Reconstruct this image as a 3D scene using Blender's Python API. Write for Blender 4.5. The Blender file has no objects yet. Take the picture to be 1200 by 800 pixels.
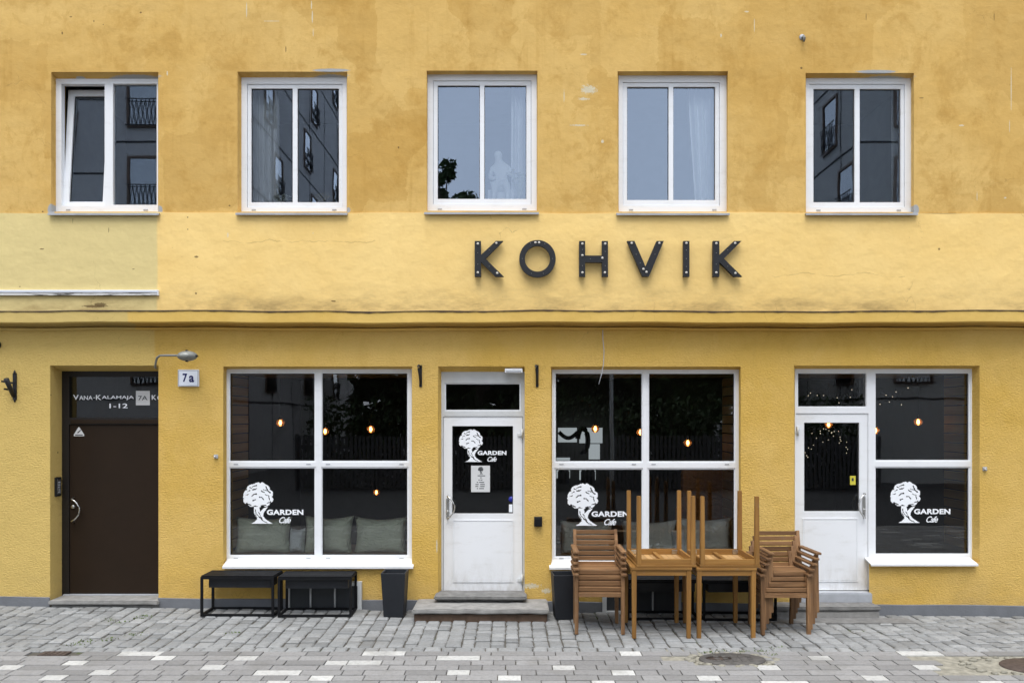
import bpy, bmesh, math, random
from mathutils import Vector, Matrix, noise as mnoise
R = math.radians
random.seed(11)
SC = bpy.context.scene
COL = SC.collection

# ------------------------------------------------------------------ camera model
F, D, H = 950.0, 9.197, 2.178          # focal length (photo px), camera to wall, eye height
CX, CY = 600.0, 490.0
def X(px, Y=0.0): return (px - CX) * (D + Y) / F
def Z(py, Y=0.0): return H - (py - CY) * (D + Y) / F
def rect(a, b, c, d, Y=0.0):            # photo rectangle -> x0,x1,z0,z1 at depth Y
    return (X(a, Y), X(c, Y), Z(d, Y), Z(b, Y))
def gz(x, y):                           # pavement height: falls gently to the right along the wall
    t = max(0.0, min(1.0, (y + 1.46) / 1.46))
    return -0.0106 * max(-13, min(13, x)) * t

# ------------------------------------------------------------------ object helpers
def tag(o, label=None, cat=None, group=None, kind=None):
    if label: o['label'] = label
    if cat: o['category'] = cat
    if group: o['group'] = group
    if kind: o['kind'] = kind
    return o
def thing(name, label, cat, loc=(0, 0, 0), rz=0.0, group=None):
    o = bpy.data.objects.new(name, None)
    o.empty_display_size = 0.2
    COL.objects.link(o); o.location = loc; o.rotation_euler = (0, 0, rz)
    return tag(o, label, cat, group)
def dup(o, parent=None):
    c = o.copy(); COL.objects.link(c)
    if parent is not None: c.parent = parent
    for ch in list(o.children): dup(ch, c)
    return c

class MB:
    def __init__(s): s.v = []; s.f = []; s.smooth = []
    def add(s, vs, fs, smooth=False):
        n = len(s.v); s.v += [tuple(v) for v in vs]
        for f in fs: s.f.append(tuple(i + n for i in f)); s.smooth.append(smooth)
        return s
    def quad(s, a, b, c, d): return s.add([a, b, c, d], [(0, 1, 2, 3)])
    def box(s, x0, x1, y0, y1, z0, z1, b=0.0):
        if b <= 0:
            v = [(x0,y0,z0),(x1,y0,z0),(x1,y1,z0),(x0,y1,z0),(x0,y0,z1),(x1,y0,z1),(x1,y1,z1),(x0,y1,z1)]
            return s.add(v, [(0,3,2,1),(4,5,6,7),(0,1,5,4),(1,2,6,5),(2,3,7,6),(3,0,4,7)])
        return s.bm(lambda bm: None, Matrix.Translation(((x0+x1)/2,(y0+y1)/2,(z0+z1)/2)) @ Matrix.Diagonal((x1-x0,y1-y0,z1-z0,1)), b)
    def bm(s, fn, M, b=0.0):
        bm = bmesh.new(); bmesh.ops.create_cube(bm, size=1.0, matrix=M)
        if b > 0: bmesh.ops.bevel(bm, geom=list(bm.edges), offset=b, segments=2, affect='EDGES', profile=0.6)
        return s.from_bm(bm)
    def from_bm(s, bm, smooth=False):
        bm.verts.index_update()
        s.add([v.co[:] for v in bm.verts], [[v.index for v in f.verts] for f in bm.faces], smooth); bm.free(); return s
    def bar(s, p, q, w, t, b=0.0, up=None):           # bar from p to q, section w x t
        p, q = Vector(p), Vector(q); d = q - p; L = d.length; d.normalize()
        u = Vector(up) if up else (Vector((0,0,1)) if abs(d.z) < 0.9 else Vector((0,1,0)))
        a = u.cross(d).normalized(); c = d.cross(a).normalized()
        M = Matrix((( a.x*w, c.x*t, d.x*L, (p.x+q.x)/2),(a.y*w, c.y*t, d.y*L, (p.y+q.y)/2),(a.z*w, c.z*t, d.z*L, (p.z+q.z)/2),(0,0,0,1)))
        bm = bmesh.new(); bmesh.ops.create_cube(bm, size=1.0, matrix=M)
        if b > 0: bmesh.ops.bevel(bm, geom=list(bm.edges), offset=b, segments=2, affect='EDGES', profile=0.6)
        bmesh.ops.recalc_face_normals(bm, faces=bm.faces)
        return s.from_bm(bm)
    def tube(s, pts, r, n=8, r1=None, caps=True):
        pts = [Vector(p) for p in pts]; m = len(pts); vs = []; fs = []
        for i, p in enumerate(pts):
            d = (pts[min(i+1, m-1)] - pts[max(i-1, 0)]).normalized()
            u = Vector((0,0,1)) if abs(d.z) < 0.9 else Vector((0,1,0))
            a = u.cross(d).normalized(); c = d.cross(a)
            rr = r if r1 is None else r + (r1 - r) * i / (m - 1)
            for k in range(n):
                t = 2*math.pi*k/n; vs.append(p + a*rr*math.cos(t) + c*rr*math.sin(t))
        for i in range(m-1):
            for k in range(n):
                fs.append((i*n+k, i*n+(k+1)%n, (i+1)*n+(k+1)%n, (i+1)*n+k))
        if caps: fs += [tuple(range(n-1, -1, -1)), tuple((m-1)*n+k for k in range(n))]
        return s.add(vs, fs, True)
    def lathe(s, prof, c=(0,0,0), n=20, axis='Z'):
        vs = []; fs = []; m = len(prof)
        for r, h in prof:
            for k in range(n):
                t = 2*math.pi*k/n; a, b = r*math.cos(t), r*math.sin(t)
                vs.append((c[0]+a, c[1]+b, c[2]+h) if axis == 'Z' else (c[0]+a, c[1]-h, c[2]+b))
        for i in range(m-1):
            for k in range(n): fs.append((i*n+k, i*n+(k+1)%n, (i+1)*n+(k+1)%n, (i+1)*n+k))
        fs += [tuple(range(n-1,-1,-1)), tuple((m-1)*n+k for k in range(n))]
        return s.add(vs, fs, True)
    def prism(s, poly, y0, y1):                        # poly in (x,z), extruded along y
        n = len(poly); vs = [(x, y0, z) for x, z in poly] + [(x, y1, z) for x, z in poly]
        fs = [tuple(range(n)), tuple(range(2*n-1, n-1, -1))] + [(i, n+i, n+(i+1)%n, (i+1)%n) for i in range(n)]
        return s.add(vs, fs)
    def face_holes(s, r, holes, Y, sub=None):          # sheet facing -y with rectangular holes
        xs = sorted({r[0], r[1], *[h[0] for h in holes], *[h[1] for h in holes]})
        zs = sorted({r[2], r[3], *[h[2] for h in holes], *[h[3] for h in holes]})
        xs = [x for x in xs if r[0] <= x <= r[1]]; zs = [z for z in zs if r[2] <= z <= r[3]]
        for i in range(len(xs)-1):
            for j in range(len(zs)-1):
                cx, cz = (xs[i]+xs[i+1])/2, (zs[j]+zs[j+1])/2
                if any(h[0] < cx < h[1] and h[2] < cz < h[3] for h in holes): continue
                s.quad((xs[i],Y,zs[j]),(xs[i+1],Y,zs[j]),(xs[i+1],Y,zs[j+1]),(xs[i],Y,zs[j+1]))
        return s
    def loop(s, a, ya, b, yb, skip=''):                # reveal between two rectangles
        A = [(a[0],ya,a[2]),(a[1],ya,a[2]),(a[1],ya,a[3]),(a[0],ya,a[3])]
        B = [(b[0],yb,b[2]),(b[1],yb,b[2]),(b[1],yb,b[3]),(b[0],yb,b[3])]
        for i, nm in enumerate('brtl'):
            if nm in skip: continue
            j = (i+1) % 4; s.quad(A[i], B[i], B[j], A[j])
        return s
    def plate(s, r, holes, y0, y1):                    # slab with holes
        s.face_holes(r, holes, y0); s.loop(r, y0, r, y1)
        for h in holes: s.loop(h, y0, h, y1)
        return s
    def build(s, name, mat, parent=None, fix=False):
        me = bpy.data.meshes.new(name); me.from_pydata(s.v, [], s.f); me.update()
        me.polygons.foreach_set('use_smooth', s.smooth)
        if fix:
            bm = bmesh.new(); bm.from_mesh(me); bmesh.ops.recalc_face_normals(bm, faces=bm.faces); bm.to_mesh(me); bm.free()
        if mat: me.materials.append(mat)
        o = bpy.data.objects.new(name, me); COL.objects.link(o)
        if parent is not None: o.parent = parent
        return o

def grow(r, d): return (r[0]-d, r[1]+d, r[2]-d, r[3]+d)

def text_mesh(body, r, Y, bold=0.0, shear=0.0, space=1.0):
    """built-in font, fitted to rectangle r = x0,x1,z0,z1 standing in the plane y=Y"""
    cu = bpy.data.curves.new('t', 'FONT'); cu.body = body; cu.offset = bold; cu.shear = shear; cu.space_character = space
    cu.resolution_u = 4
    o = bpy.data.objects.new('t', cu); COL.objects.link(o)
    dg = bpy.context.evaluated_depsgraph_get(); me = bpy.data.meshes.new_from_object(o.evaluated_get(dg))
    vs = [v.co.copy() for v in me.vertices]; fs = [tuple(p.vertices) for p in me.polygons]
    bpy.data.objects.remove(o); bpy.data.curves.remove(cu); bpy.data.meshes.remove(me)
    x0 = min(v.x for v in vs); x1 = max(v.x for v in vs); z0 = min(v.y for v in vs); z1 = max(v.y for v in vs)
    out = [(r[0]+(v.x-x0)/(x1-x0)*(r[1]-r[0]), Y, r[2]+(v.y-z0)/(z1-z0)*(r[3]-r[2])) for v in vs]
    return MB().add(out, fs)

# ------------------------------------------------------------------ material helpers
class NT:
    def __init__(s, name):
        s.m = bpy.data.materials.new(name); s.m.use_nodes = True; s.t = s.m.node_tree; s.t.nodes.clear()
        s.out = s.t.nodes.new('ShaderNodeOutputMaterial')
    def n(s, typ, _p=None, **ins):
        nd = s.t.nodes.new('ShaderNode' + typ)
        for k, v in (_p or {}).items(): setattr(nd, k, v)
        for k, v in ins.items():
            key = int(k[1:]) if k[0] == '_' and k[1:].isdigit() else k.replace('_', ' ')
            sk = nd.inputs[key]
            if isinstance(v, bpy.types.NodeSocket): s.t.links.new(v, sk)
            elif isinstance(v, bpy.types.Node): s.t.links.new(v.outputs[0], sk)
            else: sk.default_value = v
        return nd
    def math(s, op, a, b=0.0, clamp=False): return s.n('Math', {'operation': op, 'use_clamp': clamp}, _0=a, _1=b).outputs[0]
    def mix(s, fac, a, b, bt='MIX'):
        nd = s.n('Mix', {'data_type': 'RGBA', 'blend_type': bt}); 
        for idx, v in ((0, fac), (6, a), (7, b)):
            if isinstance(v, bpy.types.NodeSocket): s.t.links.new(v, nd.inputs[idx])
            else: nd.inputs[idx].default_value = v if idx == 0 else (*v, 1) if len(v) == 3 else v
        return nd.outputs[2]
    def ramp(s, fac, stops):
        nd = s.n('ValToRGB', _0=fac); e = nd.color_ramp.elements
        while len(e) < len(stops): e.new(0.5)
        for el, (p, c) in zip(e, stops):
            el.position = p; el.color = (*c, 1) if hasattr(c, '__len__') else (c, c, c, 1)
        return nd.outputs[0]
    def coord(s, which='Object'): return s.n('TexCoord').outputs[which]
    def scale(s, vec, sc): return s.n('Mapping', None, Vector=vec, Scale=sc).outputs[0]
    def noise(s, vec, scale, detail=4.0, rough=0.55, dist=0.0):
        return s.n('TexNoise', None, Vector=vec, Scale=scale, Detail=detail, Roughness=rough, Distortion=dist).outputs[0]
    def smooth(s, v, a, b):
        nd = s.n('MapRange', {'interpolation_type': 'SMOOTHSTEP'}, _0=v, _1=a, _2=b); return nd.outputs[0]
    def bump(s, h, strength=0.3, dist=0.01, normal=None):
        k = dict(Strength=strength, Distance=dist, Height=h)
        if normal is not None: k['Normal'] = normal
        return s.n('Bump', None, **k).outputs[0]
    def pbr(s, color, rough=0.7, normal=None, metal=0.0, spec=0.5, **kw):
        b = s.n('BsdfPrincipled', None, Base_Color=(*color, 1) if isinstance(color, tuple) and len(color) == 3 else color, Roughness=rough, Metallic=metal)
        b.inputs['Specular IOR Level'].default_value = spec
        if normal is not None: s.t.links.new(normal, b.inputs['Normal'])
        for k, v in kw.items(): b.inputs[k.replace('_', ' ')].default_value = v
        s.t.links.new(b.outputs[0], s.out.inputs[0]); return s.m

def plain(name, c, rough=0.6, metal=0.0, var=0.12, scale=6.0, bump=0.0, bscale=60.0, spec=0.4):
    t = NT(name); co = t.coord()
    f = t.noise(co, scale, 5)
    col = t.mix(f, tuple(x*(1-var*1.6) for x in c), tuple(min(1, x*(1+var)) for x in c))
    nb = t.bump(t.noise(co, bscale, 3), bump, 0.004) if bump else None
    rg = t.n('MapRange', None, _0=t.noise(co, scale*3, 3), _3=max(0.05, rough-0.12), _4=min(1, rough+0.12)).outputs[0]
    return t.pbr(col, rg, nb, metal, spec)

def emit(name, c, st):
    t = NT(name); e = t.n('Emission', None, Color=(*c, 1), Strength=st); t.t.links.new(e.outputs[0], t.out.inputs[0]); return t.m

def glass(name, k, lo, tint, wav=0.25, gc=(.93, .97, 1, 1)):
    t = NT(name); co = t.coord()
    nb = t.bump(t.noise(co, 1.3, 2), wav, 0.012)
    fr = t.n('Fresnel', None, IOR=1.5, Normal=nb).outputs[0]
    fac = t.math('MAXIMUM', t.math('MULTIPLY', fr, k, True), lo)
    a = t.n('BsdfTransparent', None, Color=(*tint, 1)); g = t.n('BsdfGlossy', None, Color=gc, Roughness=0.0, Normal=nb)
    m = t.n('MixShader', None, _0=fac, _1=a.outputs[0], _2=g.outputs[0]); t.t.links.new(m.outputs[0], t.out.inputs[0]); return t.m

def wood(name, c0, c1, axis, rough=0.55):
    t = NT(name); co = t.coord(); rnd = t.n('ObjectInfo').outputs['Random']
    off = t.n('VectorMath', {'operation': 'ADD'}, _0=co, _1=t.n('CombineXYZ', None, X=t.math('MULTIPLY', rnd, 37.0), Y=t.math('MULTIPLY', rnd, 11.0), Z=t.math('MULTIPLY', rnd, 23.0)).outputs[0]).outputs[0]
    sc = [42.0, 42.0, 42.0]; sc['xyz'.index(axis)] = 2.2
    g = t.noise(t.scale(off, sc), 1.0, 6, 0.65, 0.6)
    big = t.noise(t.scale(off, [s_*0.16 for s_ in sc]), 1.0, 3)
    col = t.mix(t.smooth(g, 0.3, 0.75), c0, c1)
    col = t.mix(t.smooth(big, 0.35, 0.8), col, tuple(x*0.62 for x in c0))
    gr = t.smooth(t.noise(off, 9.0, 4), 0.58, 0.8)
    col = t.mix(t.math('MULTIPLY', gr, 0.35), col, (.22, .19, .16))
    col = t.mix(t.math('MULTIPLY', rnd, 0.35), col, tuple(x*0.55 for x in c0))
    isl = t.n('NewGeometry').outputs['Random Per Island']
    col = t.mix(t.math('MULTIPLY', t.smooth(isl, .45, 1.0), .45), col, tuple(x*.5 for x in c0)); col = t.mix(t.math('MULTIPLY', t.smooth(isl, .55, 0.0), .35), col, tuple(min(1, x*1.25) for x in c1))
    mid = t.noise(t.scale(off, [s_*0.45 for s_ in sc]), 1.0, 5, .7)
    col = t.mix(t.math('MULTIPLY', t.smooth(mid, .5, .75), .4), col, tuple(x*.5 for x in c0))
    return t.pbr(col, rough, t.bump(g, 0.35, 0.003), spec=0.35)

# masks in photo pixels on the wall (x,z of the wall plane)
def ell_mask(t, co, px, py, rx, ry, ns, amp=0.9, soft=0.12):
    c = (X(px), 0, Z(py)); r = (rx*D/F, 1, ry*D/F)
    d = t.n('VectorMath', {'operation': 'DIVIDE'}, _0=t.n('VectorMath', {'operation': 'MULTIPLY'}, _0=t.n('VectorMath', {'operation': 'SUBTRACT'}, _0=co, _1=c).outputs[0], _1=(1, 0, 1)).outputs[0], _1=r).outputs[0]
    ln = t.n('VectorMath', {'operation': 'LENGTH'}, _0=d).outputs[1]
    v = t.math('ADD', ln, t.math('MULTIPLY', t.math('SUBTRACT', ns, 0.5), amp*2))
    return t.n('MapRange', None, _0=v, _1=1.0-soft, _2=1.0+soft, _3=1.0, _4=0.0).outputs[0]

def plaster(name, base, dark, light, lump, lumpscale, chips=(), grey=(), pale=None, palex=-4.06, dirt_z=None, mott=1.0, rough=0.9, crackamt=.22, darks=(), lines=()):
    t = NT(name); co = t.coord(); sep = t.n('SeparateXYZ', None, Vector=co)
    n1 = t.noise(co, 0.55, 6, 0.62, 0.4)
    n2 = t.noise(t.scale(co, (2.6, 2.6, 1.7)), 1.0, 8, 0.70, 0.7)
    n3 = t.noise(co, 9.0, 6, 0.7)
    n4 = t.noise(t.scale(co, (14, 14, 1.6)), 1.0, 4, 0.6)
    col = t.mix(t.smooth(n1, 0.32, 0.68), base, light)
    col = t.mix(t.math('MULTIPLY', t.smooth(n2, 0.48, 0.74), 0.42*mott), col, dark)
    col = t.mix(t.math('MULTIPLY', t.smooth(n3, 0.52, 0.8), 0.30*mott), col, tuple(x*0.8 for x in dark))
    col = t.mix(t.math('MULTIPLY', t.smooth(n4, 0.58, 0.80), 0.18*mott), col, tuple(x*0.85 for x in dark))
    col = t.mix(t.math('MULTIPLY', t.smooth(t.noise(t.scale(co, (3.2, 3.2, 2.2)), 1.0, 5, 0.7, 1.0), 0.56, 0.64), 0.4*mott), col, light)
    if mott > .8:
        wv = t.n('VectorMath', {'operation': 'ADD'}, _0=t.scale(co, (.95, .95, .8)), _1=t.n('VectorMath', {'operation': 'SCALE'}, _0=t.n('TexNoise', None, Vector=co, Scale=4.0, Detail=6.0, Roughness=.7).outputs[1], Scale=.16).outputs[0]).outputs[0]
        vp = t.n('TexVoronoi', {'distance': 'CHEBYCHEV'}, Vector=wv, Scale=1.25, Randomness=.9); pv = t.n('SeparateColor', None, _0=vp.outputs[1])
        col = t.mix(t.math('MULTIPLY', t.smooth(pv.outputs[0], .45, 1.0), .34), col, light); col = t.mix(t.math('MULTIPLY', t.smooth(pv.outputs[1], .5, 1.0), .30), col, dark)
        st = t.smooth(t.noise(t.scale(co, (7.5, 7.5, .42)), 1.0, 5, .62), .54, .70)
        col = t.mix(t.math('MULTIPLY', t.math('MULTIPLY', st, t.smooth(t.noise(co, .7, 3), .40, .62)), .34), col, dark)
        b1 = t.smooth(t.noise(t.scale(co, (1.5, 1.5, 1.2)), 1.0, 8, .72, .3), .50, .62); b2 = t.smooth(t.noise(t.scale(co, (5, 5, 4)), 1.0, 6, .7, .8), .52, .66)
        col = t.mix(t.math('MULTIPLY', b1, .38), col, dark); col = t.mix(t.math('MULTIPLY', t.math('MULTIPLY', b2, t.smooth(n1, .42, .58)), .32), col, dark)
        col = t.mix(t.math('MULTIPLY', t.smooth(t.noise(t.scale(co, (1.1, 1.1, 2.0)), 1.0, 3, .5, .2), .60, .62), .22), col, light)
    if pale:
        wob = t.math('MULTIPLY', t.math('SUBTRACT', t.noise(co, 2.2, 3), 0.5), 0.05)
        m = t.n('MapRange', None, _0=t.math('ADD', sep.outputs[0], wob), _1=palex-0.012, _2=palex+0.012, _3=1.0, _4=0.0).outputs[0]
        col = t.mix(t.math('MULTIPLY', m, 0.9), col, t.mix(n3, tuple(x*0.92 for x in pale), tuple(x*1.05 for x in pale)))
    if dirt_z:                                       # splash dirt lying above a ledge
        z0, z1, amt, dc = dirt_z
        g = t.n('MapRange', None, _0=sep.outputs[2], _1=z0, _2=z1, _3=1.0, _4=0.0).outputs[0]
        dn = t.smooth(t.noise(t.scale(co, (1.6, 1.6, 5)), 1.0, 6, 0.7), 0.38, 0.75)
        col = t.mix(t.math('MULTIPLY', t.math('MULTIPLY', t.math('POWER', g, 1.5), dn), amt), col, dc)
    # pits and pock marks
    vo = t.n('TexVoronoi', None, Vector=co, Scale=2.3, Randomness=1.0)
    pit = t.math('MULTIPLY', t.math('LESS_THAN', vo.outputs[0], 0.028), t.math('GREATER_THAN', t.noise(co, 1.1, 2), 0.5))
    col = t.mix(t.math('MULTIPLY', pit, 0.75), col, (.10, .065, .025))
    vo2 = t.n('TexVoronoi', None, Vector=t.scale(co, (1, 1, 0.35)), Scale=1.7, Randomness=1.0)
    scr = t.math('MULTIPLY', t.math('LESS_THAN', vo2.outputs[0], 0.018), t.math('GREATER_THAN', t.noise(co, 0.9, 2), 0.5))
    col = t.mix(t.math('MULTIPLY', scr, 0.6), col, (.68, .6, .45))
    # hairline cracks
    ve = t.n('TexVoronoi', {'feature': 'DISTANCE_TO_EDGE'}, Vector=t.n('VectorMath', {'operation': 'ADD'}, _0=co, _1=t.n('VectorMath', {'operation': 'SCALE'}, _0=t.n('TexNoise', None, Vector=co, Scale=3.0, Detail=4.0).outputs[1], Scale=0.5).outputs[0]).outputs[0], Scale=1.5)
    crk = t.math('MULTIPLY', t.math('LESS_THAN', ve.outputs[0], 0.0032), t.smooth(t.noise(co, 0.8, 3), 0.58, 0.64))
    col = t.mix(t.math('MULTIPLY', crk, crackamt), col, (.20, .13, .05))
    nz = t.noise(co, 46.0, 6, 0.8)
    for px, py, rx, ry, a in chips: col = t.mix(ell_mask(t, co, px, py, rx, ry, nz, a), col, (.62, .55, .38))
    for px, py, rx, ry in grey: col = t.mix(ell_mask(t, co, px, py, rx, ry, nz, 0.35), col, (.36, .37, .37))
    for px, py, rx, ry in darks: col = t.mix(t.math('MULTIPLY', ell_mask(t, co, px, py, rx, ry, nz, .9), .8), col, (.12, .075, .03))
    for px0, px1, py, amp, sd in lines:              # single long cracks wandering along the wall
        nx_ = t.noise(t.n('CombineXYZ', None, X=t.math('ADD', sep.outputs[0], sd)).outputs[0], 1.6, 6, .62)
        zz = t.math('ADD', Z(py), t.math('MULTIPLY', t.math('SUBTRACT', nx_, .5), amp*D/F*4))
        dl = t.math('ABSOLUTE', t.math('SUBTRACT', sep.outputs[2], zz))
        wd = t.math('MULTIPLY', t.smooth(t.noise(co, 5.0, 3), .38, .62), .0062)
        on = t.math('MULTIPLY', t.math('LESS_THAN', dl, wd), t.math('MULTIPLY', t.math('GREATER_THAN', sep.outputs[0], X(px0)), t.math('LESS_THAN', sep.outputs[0], X(px1))))
        col = t.mix(t.math('MULTIPLY', on, .34), col, tuple(x*.45 for x in dark))
    spk = t.n('TexVoronoi', None, Vector=co, Scale=9.0, Randomness=1.0)
    sm_ = t.math('MULTIPLY', t.math('LESS_THAN', spk.outputs[0], .055), t.math('GREATER_THAN', t.noise(co, 2.3, 3), .56))
    col = t.mix(t.math('MULTIPLY', sm_, .28), col, tuple(x*.5 for x in dark))
    h = t.noise(t.scale(co, (1, 1, 1.7)), lumpscale, 7, 0.66)
    nb = t.bump(h, lump, 0.03, t.bump(t.noise(co, 3.0, 3), 0.35, 0.05))
    nb = t.bump(crk, 0.5, -0.006, nb)
    return t.pbr(col, rough, nb, spec=0.2)

UP = dict(base=(.605, .375, .105), dark=(.43, .235, .045), light=(.68, .455, .155))
M = {}
M['upper'] = plaster('upper_plaster', UP['base'], UP['dark'], UP['light'], 0.10, 30.0,
    chips=[(690,105,8,4.5,2.6),(684,116,5,1.5,2.6),(678,147,9,.9,2.0),(706,166,1.6,1.8,.9),(684,64,4,.8,1.8),(661,113,.5,7,.9),(289,12,.6,9,.9),(365,6,.6,5,.9),(366,20,.7,7,.9),(367,38,.4,5,.9),
           (1185,105,.5,24,.9),(1183,148,.4,7,.9),(1127,147,2.6,1,2),(1145,230,.4,5,.9),(875,14,2.5,.8,1.6),(884,30,.4,8,1),(196,86,.8,2.6,.9),(845,42,1,2,1.2),(318,25,9,.4,2),(1178,232,1.4,1,1.6)],
    grey=[(388,82.6,21,1.9),(1027,84.2,23,2.0),(60,246,4,7),(187,246,3.5,5),(1073,246,4,6),(408,246,2.5,3),(155,89.5,32,3.4),(386,88.5,22,3),(1040,89.5,30,2.6),(90,89,6,2)],
    darks=[(83,20,1.5,.6),(110,25,.6,1.5),(73,39,1,1.6),(165,15,1.2,1),(121,29,.7,.7),(269,241,1,1),(335,58,.6,3.5),(939,80,1.5,1.2),(806,213,.8,.8),(467,173,.9,1.2),(1080,115,2.5,.5),(1015,20,.4,4),(1165,20,.4,5),(50,248,1,1)])
M['band'] = plaster('band_plaster', (.83, .575, .205), (.68, .43, .125), (.88, .635, .25), 0.12, 10.0,
    pale=(.68, .565, .262), palex=X(185), dirt_z=(Z(363), Z(322), 0.95, (.36, .25, .10)), mott=0.42, crackamt=.4,
    darks=[(220.5,255,.8,.8),(220.5,269,.8,.8),(230.5,301,2.2,1.2),(230,344,1.2,1.2),(157,315.5,1.5,.5),(50,292,3,.7),(24,336,1,.6),(128,270,.4,3),(118,357,7,2),(112,359,14,1.5),(391,353,3,.8),(86,259,.3,3)],
    lines=[(262,440,283,7,2),(900,1060,322,6,14)])
M['cornice'] = plaster('cornice_plaster', (.63, .41, .10), (.50, .31, .07), (.70, .48, .14), 0.10, 14.0,
    pale=(.58, .44, .16), palex=X(160), mott=0.5)
M['lower'] = plaster('rough_render', (.63, .402, .088), (.50, .305, .055), (.69, .465, .14), 0.62, 36.0,
    pale=(.655, .475, .155), palex=X(181), dirt_z=(-.02, .50, 0.75, (.36, .26, .13)), mott=0.78,
    chips=[(512,640,.8,7,1.6),(622,686,10,2.6,2.2),(640,692,5,2.5,2)])
M['plinth'] = plain('grey_plinth', (.17, .18, .195), .85, var=.2, scale=5, bump=.8, bscale=45)
def mk_white():
    t = NT('white_pvc'); co = t.coord()
    f = t.smooth(t.noise(t.scale(co, (3, 3, 9)), 1.0, 6, .7), .5, .85)
    col = t.mix(t.math('MULTIPLY', f, .45), (.79, .81, .83), (.50, .49, .45))
    zz = t.n('SeparateXYZ', None, Vector=co).outputs[2]; gr = t.math('MULTIPLY', t.n('MapRange', None, _0=zz, _1=.16, _2=.62, _3=1.0, _4=0.0).outputs[0], t.smooth(t.noise(t.scale(co, (7, 7, 2.5)), 1.0, 6, .7), .40, .70))
    col = t.mix(t.math('MULTIPLY', gr, .45), col, (.36, .33, .27))
    return t.pbr(col, .38, spec=.4)
M['pvc'] = mk_white()
M['pvc_old'] = plain('weathered_white_frame', (.60, .62, .62), .5, var=.12, scale=7)
M['rubber'] = plain('black_gasket', (.015, .015, .016), .6)
M['sill'] = plain('grey_metal_sill', (.42, .44, .47), .45, var=.2, scale=9)
M['sillw'] = plain('white_metal_sill', (.76, .77, .77), .45, var=.08, scale=9)
M['glass'] = glass('shop_glass', 1.9, 0.088, (.92, .95, .93), 0.07)
M['glass_up'] = glass('upper_glass', 4.0, 0.195, (.93, .96, .96), 0.03, (.70, .83, 1, 1))
M['brown'] = plain('brown_door_paint', (.021, .012, .006), .6, var=.15, scale=3, bump=.1, bscale=80, spec=.2)
M['dbrown'] = plain('dark_frame_paint', (.012, .010, .009), .5)
M['chrome'] = plain('brushed_steel', (.62, .62, .60), .3, metal=1.0)
M['vinyl'] = plain('white_vinyl', (.86, .89, .92), .5, var=.02)
M['greyv'] = plain('grey_vinyl', (.62, .63, .63), .5, var=.03)
M['ink'] = plain('dark_ink', (.04, .045, .05), .6)
M['navy'] = plain('navy_enamel', (.015, .018, .10), .4)
M['plate'] = plain('white_enamel', (.72, .76, .82), .35, var=.04)
M['signmetal'] = plain('black_letter_paint', (.012, .0135, .017), .6, var=.25, scale=18)
M['stud'] = plain('white_stud', (.60, .57, .50), .4)
M['iron'] = plain('black_iron', (.012, .012, .013), .5, var=.3, scale=20)
M['blackmetal'] = plain('black_powder_coat', (.009, .0095, .011), .6, var=.4, scale=10, spec=.15)
M['planter'] = plain('dark_planter', (.013, .0155, .020), .55, var=.25, scale=7, bump=.15)
M['lampgrey'] = plain('grey_lamp_paint', (.20, .205, .185), .5, var=.2, scale=16)
M['lampglass'] = plain('frosted_lamp_glass', (.33, .34, .31), .25, var=.2, scale=30)
M['concrete'] = plain('step_concrete', (.30, .295, .28), .9, var=.35, scale=11, bump=.9, bscale=55)
M['stepdark'] = plain('step_stone', (.20, .198, .19), .9, var=.4, scale=13, bump=1.0, bscale=50)
M['stepbase'] = plain('step_brick', (.13, .085, .058), .9, var=.5, scale=8, bump=.8, bscale=30)
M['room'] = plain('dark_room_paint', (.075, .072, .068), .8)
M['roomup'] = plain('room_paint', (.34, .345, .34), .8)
M['boards_x'] = wood('cladding_boards', (.40, .26, .09), (.52, .36, .13), 'y')
M['boards_y'] = wood('ceiling_boards', (.34, .20, .08), (.46, .29, .12), 'x')
for ax in 'xyz':
    M['oak_'+ax] = wood('oiled_table_wood_'+ax, (.295, .142, .033), (.47, .25, .066), ax)
    M['teak_'+ax] = wood('weathered_chair_wood_'+ax, (.175, .090, .039), (.44, .25, .115), ax)
M['underside'] = wood('bare_underside_wood', (.45, .26, .10), (.56, .35, .15), 'x')
def fabric(name, c):
    t = NT(name); co = t.coord(); f = t.noise(co, 6, 4); w = t.noise(co, 160, 2)
    col = t.mix(f, tuple(x*.8 for x in c), tuple(x*1.1 for x in c))
    return t.pbr(col, .95, t.bump(w, .3, .003, t.bump(t.noise(t.scale(co, (5, 5, 9)), 1.0, 4, .6, 1.2), 1.0, .05)), spec=.1)
M['cush'] = fabric('grey_green_linen', (.74, .78, .62)); M['cushg'] = fabric('grey_linen', (.76, .76, .69)); M['cushw'] = fabric('white_cotton', (.82, .86, .88))
M['seatpad'] = fabric('tan_upholstery', (.30, .14, .05))
M['bulb'] = emit('filament_glow', (1.0, .62, .32), 9.0); M['fairy'] = emit('fairy_light_glow', (1.0, .85, .62), 1.3)
M['glowpanel'] = emit('pale_panel_glow', (.80, .87, .93), .26)
def mk_amber():
    t = NT('amber_globe_glass'); fr = t.n('Fresnel', None, IOR=1.5).outputs[0]
    a = t.n('BsdfTransparent', None, Color=(.90, .52, .28, 1)); g = t.n('BsdfGlossy', None, Color=(1, .9, .8, 1), Roughness=.05)
    m0 = t.n('MixShader', None, _0=t.math('MULTIPLY', fr, 1.0), _1=a.outputs[0], _2=g.outputs[0]); tl = t.n('BsdfTranslucent', None, Color=(.95, .42, .15, 1)); m = t.n('MixShader', None, _0=.10, _1=m0.outputs[0], _2=tl.outputs[0]); t.t.links.new(m.outputs[0], t.out.inputs[0]); return t.m
M['amber'] = mk_amber()
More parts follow.
